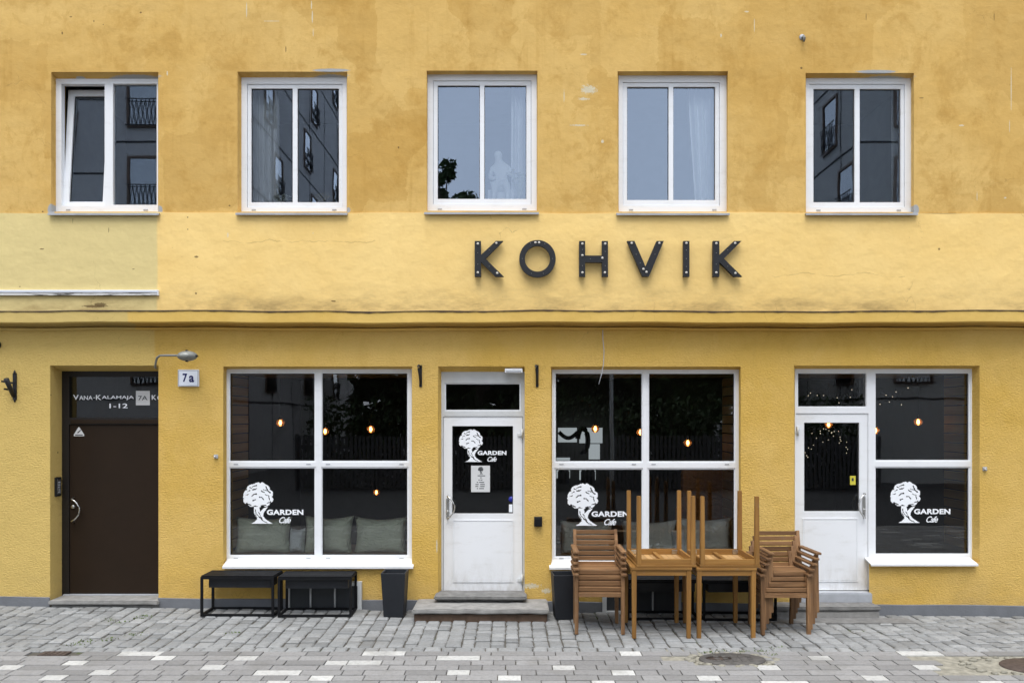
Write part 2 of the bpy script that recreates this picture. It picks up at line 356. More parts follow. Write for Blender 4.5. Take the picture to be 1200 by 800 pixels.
def mk_curtain():
    t = NT('sheer_curtain'); a = t.n('BsdfDiffuse', None, Color=(.92, .94, .95, 1)); b = t.n('BsdfTranslucent', None, Color=(.8, .82, .82, 1))
    m = t.n('MixShader', None, _0=.15, _1=a.outputs[0], _2=b.outputs[0]); t.t.links.new(m.outputs[0], t.out.inputs[0]); return t.m
M['curtain'] = mk_curtain()
M['ceramic'] = plain('white_plaster_figure', (.80, .82, .82), .45)
M['leaf'] = plain('plant_green', (.06, .11, .03), .6, var=.4)
M['dry'] = plain('dried_grass', (.42, .36, .24), .8)
M['petal'] = plain('white_petal', (.75, .78, .70), .6)

def stone_mat(name, stops, joint_moss=0.0, rough=.85, bscale=70):
    t = NT(name); co = t.coord(); at = t.n('Attribute', {'attribute_name': 'shade'}).outputs['Fac']
    base = t.ramp(at, stops)
    n1 = t.noise(co, 26, 6, .7); n2 = t.noise(co, 2.0, 5, .65)
    col = t.mix(t.math('MULTIPLY', t.smooth(n1, .42, .75), .6), base, t.mix(.6, base, (.08, .08, .08)))
    col = t.mix(t.math('MULTIPLY', t.smooth(t.noise(co, 75, 3, .7), .55, .75), .35), col, (.45, .45, .44))
    col = t.mix(t.math('MULTIPLY', t.smooth(n2, .5, .68), .42), col, (.17, .165, .15))
    col = t.mix(t.math('MULTIPLY', t.smooth(t.noise(co, 1.2, 3), .62, .72), .35), col, (.15, .145, .13))
    return t.pbr(col, rough, t.bump(n1, .6, .006), spec=.25)
M['cobble'] = stone_mat('granite_setts', [(0, (.185, .190, .187)), (.5, (.252, .258, .254)), (1, (.325, .330, .324))])
M['paver'] = stone_mat('concrete_pavers', [(0, (.20, .198, .192)), (.35, (.243, .24, .234)), (.84, (.285, .282, .275)), (.9, (.44, .44, .42)), (1, (.54, .54, .515))])
def mk_bed():
    t = NT('joint_sand'); co = t.coord()
    moss = t.smooth(t.noise(co, 1.5, 5, .7), .58, .68)
    col = t.mix(t.noise(co, 30, 4), (.07, .066, .057), (.14, .13, .112)); col = t.mix(moss, col, (.07, .10, .025))
    return t.pbr(col, .95, t.bump(t.noise(co, 90, 3), .7, .01), spec=.1)
M['bed'] = mk_bed()
M['asphalt'] = plain('asphalt', (.055, .055, .056), .9, var=.25, scale=3, bump=.6, bscale=80)
M['rust'] = plain('rusty_cover', (.10, .075, .062), .75, metal=.3, var=.45, scale=22, bump=.8, bscale=60)
M['castiron'] = plain('worn_cast_iron', (.115, .108, .10), .7, metal=.2, var=.5, scale=14, bump=.9, bscale=60)
M['mortar'] = plain('rubble_mortar', (.30, .285, .23), .95, var=.5, scale=17, bump=1.0, bscale=30)
M['moss'] = plain('moss', (.10, .15, .03), .95, var=.4, scale=30)

# ------------------------------------------------------------------ the building
BLD = thing('cafe_building', 'yellow plastered building with the cafe on its ground floor and white windows above', 'building')
RU, RS, RD = 0.09, 0.12, 0.25            # reveal depths: upper windows, shop windows, dark street door
# openings: front px rect, back px rect, depth
UPW = [  # front opening, frame outer, sash outer, panes, sill
  ((60,84.5,185.6,248),(65.5,92.5,185.2,248),None,[(132.3,98.3,183.6,240)],(56,248.5,186,252)),
  ((278.3,84.2,407,248),(283,91,406.3,248),(289.5,98.5,401.3,243),[(295,104.5,343.5,237.6),(349,104.5,397.6,237.6)],(276,248.5,407,251.7)),
  ((500,83,630,247),(501,87.5,629,247),(507.5,94.5,622.6,239.5),[(513,101,562.5,233.7),(567.6,101,616.8,233.7)],(497,247.5,631.5,251)),
  ((723.7,83.7,853,248),(725,88.7,851.5,248),(730,96.5,843.4,241),[(734.6,102.6,783.2,235),(788.6,102.6,837.6,235)],(722.4,248.5,855,252)),
  ((944,85.7,1071,248.5),(944.5,91.7,1067.7,248.5),(948.6,98.5,1060.3,243),[(952.5,105,1000.8,237.6),(1006.6,105,1054.6,237.6)],(944.6,249,1075.7,252)),
]
SHOPS = dict(
  A=((261.6,429.2,483,661),(265.6,432.2,482.6,657),[(270,437.5,368.8,539.6),(378,437.5,477.4,539.6),(270,548.4,368.8,649.6),(378,548.4,477.4,649.6)],(260.6,657.5,484.2,666)),
  B=((645.5,429.4,868,662),(647,432.8,865.8,658),[(651.2,437.8,751.8,540),(760.4,437.8,860,540),(651.2,549.8,751.8,651.2),(760.4,549.8,860,651.2)],(643.8,658.5,868.4,667)))
DOORC = ((513.3,429,614.8,694),(517.2,435.5,614.9,693.5))
UNITR_F = [(930.4,428.2,1018.5,692),(1018.5,428.2,1148,659)]
LD = ((58.75,428,185.7,704))

def rx(t, Y=0.0): return rect(t[0], t[1], t[2], t[3], Y)
WX0, WX1, WTOP = -11.0, 11.0, 8.4
zb, zc = Z(250), Z(364)
up_holes = [rx(u[0]) for u in UPW]
mb = MB().face_holes((WX0, WX1, zb, WTOP), up_holes, 0.0)
for u, h in zip(UPW, up_holes):
    b = rx(u[1], RU); mb.loop(h, 0, b, RU); mb.loop(b, RU, b, .3)
# the bottom few px of each opening dips into the band: close it there
mb.build('wall', M['upper'], BLD)
# band, 12 mm proud of the wall, slightly uneven upper edge
mb = MB(); N = 110
for i in range(N):
    a = WX0 + (WX1-WX0)*i/N; b = WX0 + (WX1-WX0)*(i+1)/N
    za, zb2 = [zb - .006*math.sin(q*1.9) + .003*math.sin(q*7.3) - .012*max(0, min(1, (q-3.2)/2.5)) + .004 for q in (a, b)]
    mb.quad((a,-.012,zc-.06),(b,-.012,zc-.06),(b,-.012,zb2),(a,-.012,za)); mb.quad((a,-.012,za),(b,-.012,zb2),(b,.0,zb2),(a,.0,za))
mb.build('fascia_band', M['band'], BLD)
# cornice profile (y, z) with a wavy flashing on top
def zpx(py, Y): return Z(py, Y)
prof = [(-.012, zpx(364.4, -.20)+.014), (-.20, zpx(364.4, -.20)), (-.20, zpx(377.2, -.20)), (-.192, zpx(378.0, -.192)), (-.02, zpx(379.8, -.02)), (-.02, zpx(383.6, -.02)), (-.045, zpx(384.3, -.045)), (-.045, zpx(386.0, -.045)), (0.0, zpx(387, 0))]
mb = MB()
for i in range(N):
    a = WX0 + (WX1-WX0)*i/N; b = WX0 + (WX1-WX0)*(i+1)/N
    for (y0, z0), (y1, z1) in zip(prof, prof[1:]):
        w = lambda q: .006*math.sin(q*1.35+.6) + .003*math.sin(q*5.1)
        mb.quad((a,y0,z0+w(a)),(a,y1,z1+w(a)),(b,y1,z1+w(b)),(b,y0,z0+w(b)))
mb.build('cornice', M['cornice'], BLD)
mb = MB(); M['flash_shade'] = plain('flashing_and_shade_line', (.07, .045, .03), .8, var=.5, scale=12)
z_ = prof[1][1]; NF = 500
def fl(q): return z_ + .006*math.sin(q*1.35+.6) + .003*math.sin(q*5.1) + .004*mnoise.noise(Vector((q*1.7, 0, 0)))
def ft(q): return max(.002, .009 + .008*mnoise.noise(Vector((q*2.1, 3, 0))) + .008*mnoise.noise(Vector((q*11, 7, 0))))
for i in range(NF):
    a = WX0+(WX1-WX0)*i/NF; b = WX0+(WX1-WX0)*(i+1)/NF
    mb.quad((a,-.206,fl(a)-ft(a)),(b,-.206,fl(b)-ft(b)),(b,-.206,fl(b)+.004),(a,-.206,fl(a)+.004)); mb.quad((a,-.206,fl(a)+.004),(b,-.206,fl(b)+.004),(b,-.012,fl(b)+.018),(a,-.012,fl(a)+.018))
mb.build('flashing', M['flash_shade'], BLD)
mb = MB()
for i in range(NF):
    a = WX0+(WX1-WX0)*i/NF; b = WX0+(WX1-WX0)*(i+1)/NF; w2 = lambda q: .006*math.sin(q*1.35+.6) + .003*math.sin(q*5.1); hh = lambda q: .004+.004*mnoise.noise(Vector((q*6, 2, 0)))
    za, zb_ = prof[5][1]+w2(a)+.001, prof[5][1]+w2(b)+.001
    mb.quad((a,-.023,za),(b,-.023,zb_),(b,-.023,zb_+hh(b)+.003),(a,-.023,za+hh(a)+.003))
mb.build('cornice_shade_line', M['flash_shade'], BLD)  # dark brown strip paints the shadow line of the recess under the cornice
# lower wall
zl = prof[-1][1]
holesL = [rx(SHOPS['A'][0]), rx(SHOPS['B'][0]), rx(DOORC[0]), *[rx(u) for u in UNITR_F], rx(LD)]
zbot = -.25
hl = [(h[0], h[1], (zbot-.1 if i in (2, 3, 5) else h[2]), h[3]) for i, h in enumerate(holesL)]
mb = MB().face_holes((WX0, WX1, zbot, zl+.05), hl, 0.0)
for k in 'AB':
    f, b = rx(SHOPS[k][0]), rx(SHOPS[k][1], RS); mb.loop(f, 0, b, RS); mb.loop(b, RS, b, .3)
f, b = rx(DOORC[0]), rx(DOORC[1], RS); f = (f[0],f[1],0,f[3]); b = (b[0],b[1],0,b[3]); mb.loop(f, 0, b, RS, 'b'); mb.loop(b, RS, b, .3, 'b')
RF = (X(931.5,RS), X(1139,RS), Z(655.5,RS), Z(432,RS))
xm = X(1020.5, RS)
a0, a1 = rx(UNITR_F[0]), rx(UNITR_F[1])
mb.quad((a0[0],0,0),(RF[0],RS,0),(RF[0],RS,RF[3]),(a0[0],0,a0[3]))                 # left
mb.quad((a0[0],0,a0[3]),(RF[0],RS,RF[3]),(RF[1],RS,RF[3]),(a1[1],0,a1[3]))         # top
mb.quad((a1[1],0,a1[3]),(RF[1],RS,RF[3]),(RF[1],RS,a1[2]),(a1[1],0,a1[2]))         # right
mb.quad((a1[1],0,a1[2]),(RF[1],RS,a1[2]),(xm,RS,a1[2]),(a1[0],0,a1[2]))            # below the window
mb.quad((a1[0],0,0),(xm,RS,0),(xm,RS,a1[2]),(a1[0],0,a1[2]))                       # step side
f = rx(LD); LDB = (X(72.5,RD), f[1], 0.0, Z(434.8,RD)); f = (f[0], f[1], 0, f[3])
mb.loop(f, 0, LDB, RD, 'b'); mb.loop(LDB, RD, LDB, .4, 'b')
mb.build('wall', M['lower'], BLD)
# plinth, 14 mm proud, broken at the doors
def plinth(xa, xb):
    mb = MB(); n = max(2, int((xb-xa)/.4))
    for i in range(n):
        a = xa+(xb-xa)*i/n; b = xa+(xb-xa)*(i+1)/n
        ta = lambda q: -.0088*max(-9, min(9, q)) + .105 + .004*math.sin(q*4)
        mb.quad((a,-.014,-.25),(b,-.014,-.25),(b,-.014,ta(b)),(a,-.014,ta(a))); mb.quad((a,-.014,ta(a)),(b,-.014,ta(b)),(b,0,ta(b)+.004),(a,0,ta(a)+.004))
    for q in (xa, xb): mb.quad((q,-.014,-.25),(q,0,-.25),(q,0,ta(q)),(q,-.014,ta(q)))
    mb.build('plinth', M['plinth'], BLD)
plinth(WX0, holesL[5][0]); plinth(holesL[5][1], X(513.3)); plinth(X(614.8), X(930.4)); plinth(X(1018.5), WX1)
mb = MB().box(WX0, WX1, 0.0, 9, WTOP-.002, WTOP+.15); mb.build('roof', M['plinth'], BLD)
mb = MB().quad((WX0,9,-.25),(WX1,9,-.25),(WX1,9,WTOP),(WX0,9,WTOP)); mb.quad((WX0,0,-.25),(WX0,9,-.25),(WX0,9,WTOP),(WX0,0,WTOP)); mb.quad((WX1,0,-.25),(WX1,9,-.25),(WX1,9,WTOP),(WX1,0,WTOP))
mb.build('wall', M['lower'], BLD)
# cafe room and upper rooms
def room(x0, x1, y0, y1, z0, z1, mat, name):
    m = MB()
    m.quad((x0,y0,z0),(x1,y0,z0),(x1,y1,z0),(x0,y1,z0)); m.quad((x0,y0,z1),(x0,y1,z1),(x1,y1,z1),(x1,y0,z1))
    m.quad((x0,y1,z0),(x1,y1,z0),(x1,y1,z1),(x0,y1,z1)); m.quad((x0,y0,z0),(x0,y1,z0),(x0,y1,z1),(x0,y0,z1)); m.quad((x1,y0,z0),(x1,y0,z1),(x1,y1,z1),(x1,y1,z0))
    return m.build(name, mat, BLD)
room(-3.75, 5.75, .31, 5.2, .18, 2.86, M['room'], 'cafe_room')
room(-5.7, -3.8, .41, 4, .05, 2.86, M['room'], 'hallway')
xsplit = [-5.9, -4.3, -2.95, -.45, 1.25, 3.0, 5.6]
for (a, b), nm in zip([(-5.8,-3.7),(-3.6,-1.4),(-1.3,.7),(.8,2.9),(3.0,5.2)], range(5)):
    room(a, b, .301, 3.0, 4.2, 6.6, M['roomup'], 'upper_room')

# ---- windows
def glaze(panes, Y, mat, parent, name='pane'):
    m = MB()
    for p in panes: m.quad((p[0]-.004,Y,p[2]-.004),(p[1]+.004,Y,p[2]-.004),(p[1]+.004,Y,p[3]+.004),(p[0]-.004,Y,p[3]+.004))
    return m.build(name, mat, parent)
def sill(px, Y0, mat, parent, rake=.02):
    x0, x1 = X(px[0], -.05), X(px[2], -.05); zt, zbm = Z(px[1], 0), Z(px[3], -.055)
    m = MB()
    prof = [(Y0, zt+.012), (-.055, zbm+.022), (-.055, zbm), (-.045, zbm), (-.045, zbm+.014), (Y0, zt-.003)]
    n = len(prof)
    vs = [(x0,y,z) for y,z in prof]+[(x1,y,z) for y,z in prof]
    m.add(vs, [tuple(range(n)), tuple(range(2*n-1,n-1,-1))]+[(i,(i+1)%n,n+(i+1)%n,n+i) for i in range(n)])
    return m.build('sill', mat, parent, True)
for i, (op, fr, sa, pn, sl) in enumerate(UPW):
    fo = rx(fr, RU); m = MB()
    if sa:
        so = rx(sa, RU); panes = [rx(p, RU+.03) for p in pn]
        m.plate(grow(fo, .004), [so], RU, RU+.07)
        w = m.build('window', M['pvc'], BLD)
        s_ = MB().plate(grow(so, -.004), panes, RU+.012, RU+.06).build('sash', M['pvc'], w)
        g = MB()
        for p in panes: g.plate(grow(p, .001), [grow(p, -.006)], RU+.034, RU+.045)
        g.plate(grow(so, .001), [grow(so, -.006)], RU+.03, RU+.04)
        g.build('gasket', M['rubber'], w)
        glaze(panes, RU+.04, M['glass_up'], w)
    else:
        # left light: tilt-and-turn sash tipped inwards; right light fixed
        left = rx((72, 98.5, 122.6, 241), RU); right = [rx(p, RU+.03) for p in pn]
        m.plate(grow(fo, .004), [left, rx(pn[0], RU)], RU, RU+.07)
        w = m.build('window', M['pvc'], BLD); w['label'] = 'white window with its left sash tilted open inwards'
        g = MB(); g.plate(grow(right[0], .001), [grow(right[0], -.006)], RU+.034, RU+.045).build('gasket', M['rubber'], w)
        glaze(right, RU+.04, M['glass_up'], w)
        so = (left[0]-.005, left[1]+.005, left[2]-.02, left[3]+.0); gl = (so[0]+.072, so[1]-.045, so[2]+.075, so[3]-.072)
        def tilt(mbx):
            ang = R(-5.2); c, s2 = math.cos(ang), math.sin(ang); yy, zz = RU+.03, so[2]
            mbx.v = [(x, yy+(y-yy)*c-(z-zz)*s2, zz+(y-yy)*s2+(z-zz)*c) for x, y, z in mbx.v]; return mbx
        tilt(MB().plate(so, [gl], RU+.03, RU+.09)).build('sash', M['pvc'], w)
        tilt(MB().plate(grow(gl, .001), [grow(gl, -.006)], RU+.05, RU+.06)).build('gasket', M['rubber'], w)
        tg = MB(); tg.quad((gl[0],RU+.058,gl[2]),(gl[1],RU+.058,gl[2]),(gl[1],RU+.058,gl[3]),(gl[0],RU+.058,gl[3])); tilt(tg).build('pane', M['glass_up'], w)
    sill(sl, RU, M['sill'], w)
    for px in ((fr[0]+12), (fr[2]-17)): MB().box(X(px,RU), X(px+5,RU), RU-.004, RU+.001, Z(fr[3]-1.2,RU), Z(fr[3]-2.8,RU)).build('drain_cap', M['sill'], w)

# ---- logos: white tree with two words, cut from vinyl
def capsule(p, a, b, r):
    ax, ay = a; bx, by = b; px, py = p; dx, dy = bx-ax, by-ay
    t = max(0, min(1, ((px-ax)*dx+(py-ay)*dy)/(dx*dx+dy*dy+1e-9))); return math.hypot(px-ax-t*dx, py-ay-t*dy) < r
CR = [(245,230,62),(300,160,72),(390,130,72),(480,150,66),(540,220,58),(560,300,42),(500,340,58),(400,350,58),(300,350,54),(230,310,48),(400,240,150),(215,262,36),(330,120,40),(445,105,46),(520,140,36)]
CUT = [((310,120),(370,100)),((310,165),(365,150)),((500,120),(520,175)),((520,175),(565,205)),((430,175),(475,200)),((300,255),(330,228)),((330,225),(365,220)),((405,265),(445,272)),((445,272),(465,302)),((490,230),(535,250)),((535,250),(550,300)),((315,315),(350,300)),((225,350),(290,380)),((240,190),(275,170)),((215,235),(250,228)),((520,350),(570,330)),((465,160),(500,175)),((350,390),(380,396)),((430,385),(500,380)),((270,130),(300,140))]
def poly_in(p, poly):
    x, y = p; c = False
    for (x0, y0), (x1, y1) in zip(poly, poly[1:]+poly[:1]):
        if (y0 > y) != (y1 > y) and x < (x1-x0)*(y-y0)/(y1-y0)+x0: c = not c
    return c
TRUNK = [(332,400),(408,395),(415,470),(470,420),(530,400),(470,480),(460,530),(490,570),(540,605),(590,636),(295,636),(350,605),(378,570),(345,520),(328,470)]
TCUT = [((350,440),(360,490)),((360,490),(440,585)),((395,480),(450,575)),((345,505),(375,545)),((440,585),(520,630)),((420,545),(470,610)),((425,440),(470,405))]
def tree_mask(x, y):
    p = (x + 7*mnoise.noise(Vector((x*.05, y*.05, 1))), y + 7*mnoise.noise(Vector((x*.05, y*.05, 9))))
    if any(math.hypot(p[0]-a, p[1]-b) < r for a, b, r in CR) and y < 410: return not any(capsule(p, a, b, 6.5) for a, b in CUT)
    if poly_in((x, y), TRUNK): return not any(capsule(p, a, b, 4.5) for a, b in TCUT)
    return False
def tree_cells(step=7):
    cells = []
    for j in range(50, 640, step):
        run = None
        for i in range(170, 620, step):
            ins = tree_mask(i+step/2, j+step/2)
            if ins and run is None: run = i
            if (not ins or i+step >= 620) and run is not None: cells.append((run, i, j, j+step)); run = None
    return cells
CELLS = tree_cells()
def logo(px, py, k, Y, parent):
    """px,py = photo position of the crop origin of the measured logo; k = photo px per logo unit"""
    q = lambda u, v: (X(px+u*k, Y), Y, Z(py+v*k, Y))
    m = MB()
    for a, b, c, d in CELLS: m.quad(q(a,d), q(b,d), q(b,c), q(a,c))
    r = (X(px+512*k,Y), X(px+1026*k,Y), Z(py+516*k,Y), Z(py+440*k,Y))
    t1 = text_mesh('GARDEN', r, Y, .042, 0, 1.06); m.add(t1.v, t1.f)
    r = (X(px+685*k,Y), X(px+852*k,Y), Z(py+632*k,Y), Z(py+545*k,Y))
    t2 = text_mesh('Cafe', r, Y, .012, .45, .85); m.add(t2.v, t2.f)
    return m.build('logo', M['vinyl'], parent)

def shop_window(spec, nm):
    op, fr, pn, sl = spec
    fo = rx(fr, RS); panes = [rx(p, RS+.025) for p in pn]
    big = [grow(rx(p, RS), .016) for p in pn]
    w = MB().plate(grow(fo, .004), big, RS, RS+.07).build('window', M['pvc'], BLD)
    b = MB()
    for g_, p in zip(big, panes): b.plate(grow(g_, .002), [p], RS+.012, RS+.05)
    b.build('glazing_bead', M['pvc'], w)
    g = MB()
    for p in panes: g.plate(grow(p, .001), [grow(p, -.007)], RS+.028, RS+.04)
    g.build('gasket', M['rubber'], w)
    glaze(panes, RS+.036, M['glass'], w)
    sill(sl, RS, M['sillw'], w)
    for px in (274, 359, 382, 468):
        px += fr[0]-265.6
        for py in (543.3, 653.5): MB().box(X(px,RS), X(px+5,RS), RS-.004, RS+.001, Z(py+1,RS), Z(py-.3,RS)).build('drain_cap', M['sill'], w)
    return w
wA = shop_window(SHOPS['A'], 'A'); logo(270, 560, 1/12, RS+.030, wA)
wB = shop_window(SHOPS['B'], 'B'); logo(649.6, 561.2, 1/11.75, RS+.030, wB)

# ---- centre door
def grip(x, z0, z1, Y, side, parent, name='handle'):
    m = MB(); pts = []
    for i in range(11):
        t = i/10; pts.append((x + side*.085*math.sin(math.pi*t)**.8, Y-.045-.02*math.sin(math.pi*t), z0+(z1-z0)*t))
    m.tube([(x, Y, z0), *pts, (x, Y, z1)], .0085, 8)
    m.box(x-.018, x+.018, Y-.010, Y+.001, (z0+z1)/2-.12, (z0+z1)/2+.10, .003)
    m.lathe([(.016,0),(.016,.014),(.011,.016)], (x, Y-.010, (z0+z1)/2-.05), 14, 'Y')
    return m.build(name, M['chrome'], parent)
def hinge(x, z, Y, parent):
    m = MB().tube([(x,Y-.02,z-.055),(x,Y-.02,z+.055)], .012, 10)
    m.box(x-.05, x-.01, Y-.012, Y+.001, z-.03, z+.005, .003); m.box(x-.012, x+.02, Y-.02, Y+.004, z+.008, z+.05, .003); return m.build('hinge', M['pvc_old'], parent)

fo = rx(DOORC[1], RS); leaf = rect(520, 488, 612, 693.2, RS); tr = rect(522.6, 450, 608.8, 480, RS+.02)
fo2 = (fo[0]-.004, fo[1]+.004, leaf[2], fo[3]+.004)
DF = MB().plate(fo2, [rect(521.2, 448.6, 610.2, 481.4, RS), (leaf[0]-.004, leaf[1]+.004, leaf[2]-.01, leaf[3]+.004)], RS, RS+.08).build('door_frame', M['pvc_old'], BLD)
MB().plate(rect(520.5, 448, 611, 482, RS+.01), [tr], RS+.014, RS+.05).build('glazing_bead', M['pvc'], DF)
glaze([tr], RS+.03, M['glass'], DF, 'transom_pane')
gpx = rect(530, 499, 601.2, 601.2, RS+.02); ppx = rect(530.4, 609, 601.6, 682, RS)
DC = MB().plate(leaf, [gpx], RS+.010, RS+.07).build('door', M['pvc'], BLD)
MB().plate(grow(gpx, .001), [grow(gpx, -.007)], RS+.028, RS+.04).build('gasket', M['rubber'], DC)
glaze([gpx], RS+.036, M['glass'], DC)
m = MB().plate(ppx, [grow(ppx, -.012)], RS+.003, RS+.011); m.box(ppx[0]+.018, ppx[1]-.018, RS+.006, RS+.011, ppx[2]+.018, ppx[3]-.018, .002); m.build('lower_panel', M['pvc'], DC)
grip(X(524.6,RS), Z(607,RS), Z(581,RS), RS+.01, 1, DC)
hinge(X(611.6,RS), Z(508,RS), RS+.004, DC); hinge(X(611.6,RS), Z(678,RS), RS+.004, DC)
logo(526.3, 499.3, 8*8/8/12.1/8*1.0, RS+.030, DC) if False else logo(526.1, 499.0, .0657, RS+.030, DC)
# paper notice on the glass
nr = rect(552, 545.3, 574.2, 576.2, RS+.028)
nt = MB().box(nr[0], nr[1], RS+.0285, RS+.0305, nr[2], nr[3]).build('notice', M['greyv'], DC); nt['label'] = 'pale grey opening hours notice'
m = MB(); k = .0148; q = lambda u, v: (X(557.4+u*k, RS), RS+.0275, Z(546+v*k, RS))
for a, b, c, d in CELLS: m.quad(q(a,d), q(b,d), q(b,c), q(a,c))
for py, x0, x1 in ((557.3,559.7,568.5),(559.6,562.5,564.5),(562.2,560.5,562),(562.2,563,565.2),(565,558.6,560.2),(565,561.4,567.3),(567.5,557,560.8),(567.5,562.6,568),(569.8,557,560.4),(569.8,562.4,567.8),(572.3,558.6,560),(572.3,561.6,567)):
    m.quad((X(x0,RS),RS+.0275,Z(py+.5,RS)),(X(x1,RS),RS+.0275,Z(py+.5,RS)),(X(x1,RS),RS+.0275,Z(py-.4,RS)),(X(x0,RS),RS+.0275,Z(py-.4,RS)))
m.build('notice_print', M['ink'], DC)
M['bluev'] = plain('blue_sticker', (.02, .03, .30), .4)
m = MB().lathe([(.033,0),(.033,.002)], (X(599.3,RS), RS+.033, Z(585,RS)), 18, 'Y'); m.build('sticker', M['bluev'], DC)
r_ = rect(596.4, 591, 601, 600, RS); MB().box(r_[0], r_[1], RS+.03, RS+.032, r_[2], r_[3]).build('sticker', M['vinyl'], DC)

# ---- right unit: door and window in one frame
FR = MB()
ro = (RF[0]-.004, RF[1]+.004, RF[2], RF[3]+.004)
wr = [rect(1025.6,437.6,1134.4,538.6,RS+.025), rect(1025.6,548,1134.4,648,RS+.025)]
wbig = [grow(w_, .016) for w_ in wr]
W3 = MB().plate((xm, ro[1], a1[2]-.004, ro[3]), wbig, RS, RS+.07).build('window', M['pvc'], BLD)
b = MB(); g = MB()
for g_, p in zip(wbig, wr): b.plate(grow(g_, .002), [p], RS+.012, RS+.05); g.plate(grow(p, .001), [grow(p, -.007)], RS+.028, RS+.04)
b.build('glazing_bead', M['pvc'], W3); g.build('gasket', M['rubber'], W3); glaze(wr, RS+.036, M['glass'], W3)
sill((1020.7,656,1146.3,663), RS, M['sillw'], W3)
logo(1028.6, 559.3, 1/12.05, RS+.030, W3)
leaf = rect(933.2, 484.6, 1017.2, 690.8, RS); tr = rect(935, 437.6, 1014.4, 476, RS+.02)
D3F = MB().plate((ro[0], xm, leaf[2], ro[3]), [rect(934, 436.6, 1015.5, 477, RS), (leaf[0]-.004, leaf[1]+.004, leaf[2]-.01, leaf[3]+.004)], RS+.0002, RS+.08).build('door_frame', M['pvc'], BLD)
MB().plate(rect(933, 435.6, 1016.5, 478, RS+.01), [tr], RS+.014, RS+.05).build('glazing_bead', M['pvc'], D3F)
glaze([tr], RS+.03, M['glass'], D3F, 'transom_pane')
gpx = rect(942, 495, 1006.6, 598.5, RS+.02); ppx = rect(940.6, 607, 1005.8, 681.4, RS)
D3 = MB().plate(leaf, [gpx], RS+.010, RS+.07).build('door', M['pvc'], BLD)
MB().plate(grow(gpx, .001), [grow(gpx, -.007)], RS+.028, RS+.04).build('gasket', M['rubber'], D3)
glaze([gpx], RS+.036, M['glass'], D3)
m = MB().plate(ppx, [grow(ppx, -.012)], RS+.003, RS+.011); m.box(ppx[0]+.018, ppx[1]-.018, RS+.006, RS+.011, ppx[2]+.018, ppx[3]-.018, .002); m.build('lower_panel', M['pvc'], D3)
grip(X(1012.6,RS), Z(606,RS), Z(578,RS), RS+.01, -1, D3)
hinge(X(934.5,RS), Z(505,RS), RS+.004, D3)
M['yel'] = plain('yellow_sticker', (.62, .55, .06), .5)
r_ = rect(997.5, 557.5, 1004, 568, RS); st = MB().box(r_[0], r_[1], RS+.03, RS+.032, r_[2], r_[3]); st.build('sticker', M['yel'], D3)
r_ = rect(999.3, 560, 1001.6, 563.5, RS); MB().box(r_[0], r_[1], RS+.028, RS+.0298, r_[2], r_[3]).build('sticker_print', M['ink'], D3)

# ---- brown street door
fo = LDB; tr = rect(82.6, 441.8, 196, 488.6, RD+.02); tr = (tr[0], fo[1]-.04, tr[2], tr[3])
lz = Z(695.2, RD); leaf = (X(81.2,RD), fo[1]-.05, lz, Z(497.5,RD))
LF = MB().plate((fo[0]-.004, fo[1]+.004, lz-.02, fo[3]+.004), [grow(tr, .004), (leaf[0]-.003, leaf[1]+.003, leaf[2]-.006, leaf[3]+.003)], RD, RD+.09).build('door_frame', M['dbrown'], BLD)
glaze([tr], RD+.03, M['glass'], LF, 'transom_pane')
BD = MB().box(leaf[0], leaf[1], RD+.012, RD+.06, leaf[2], leaf[3], .003).build('door', M['brown'], BLD)
MB().box(leaf[0]+.02, leaf[1]+.02, RD-.012, RD+.003, leaf[3]+.012, leaf[3]+.06, .004).build('door_lintel', M['brown'], LF)
Yt = RD+.026
def wordpx(body, a, b, c, d, bold=.01, mat='vinyl', par=None, Y=Yt, nm='lettering'):
    return text_mesh(body, rect(a, b, c, d, Y), Y, bold).build(nm, M[mat], par)
for wd in ((('V',85.6,462.4,92.3,468.4),('ANA',92.7,463.4,108.6,468.4),('KDASH',109.4,465.5,111.6,466.3),('K',112.4,462.4,118.8,468.4),('ALAMAJA',119.2,463.4,157,468.4)),
           (('K',177.8,462.6,183.4,468.4),('O',184.3,463.2,190.5,468.4)), (('1-12',128.2,472.6,149.6,478),)):
    m = MB()
    for body, a, b, c, d in wd:
        if body == 'KDASH': e = rect(a, b, c, d, Yt); m.quad((e[0],Yt,e[2]),(e[1],Yt,e[2]),(e[1],Yt,e[3]),(e[0],Yt,e[3])); continue
        t_ = text_mesh(body, rect(a, b, c, d, Yt), Yt, .014); m.add(t_.v, t_.f)
    m.build('lettering', M['vinyl'], LF)
r_ = rect(159.2, 457.8, 175.6, 474.6, Yt); MB().box(r_[0], r_[1], Yt, Yt+.002, r_[2], r_[3]).build('number_tile', M['greyv'], LF)
text_mesh('7A', rect(162, 463.6, 173, 468.8, Yt), Yt-.002, .006).build('number_lettering', M['ink'], LF)
m = MB(); pts = [(X(86.5,RD), RD-.02, Z(583,RD))]
for i in range(11):
    t = i/10; pts.append((X(86.5,RD)+.095*math.sin(math.pi*t)**.7, RD-.055, Z(584,RD)+(Z(610,RD)-Z(584,RD))*t))
pts.append((X(86.5,RD), RD-.02, Z(611,RD)))
m.tube([(pts[0][0], RD+.012, pts[0][2]), *pts, (pts[-1][0], RD+.012, pts[-1][2])], .0095, 8); m.build('handle', M['chrome'], BD)
MB().lathe([(.022,0),(.022,.018),(.015,.022)], (X(85.4,RD), RD+.012, Z(593.4,RD)), 16, 'Y').build('lock', M['chrome'], BD)
q = lambda px, py: (X(px,RD), Z(py,RD))
MB().prism([q(86,510.8), q(98,510.8), q(98,509), q(92.4,500.2), q(91.4,500.2), q(86,509)], RD+.0095, RD+.0125).build('sticker', M['greyv'], BD)
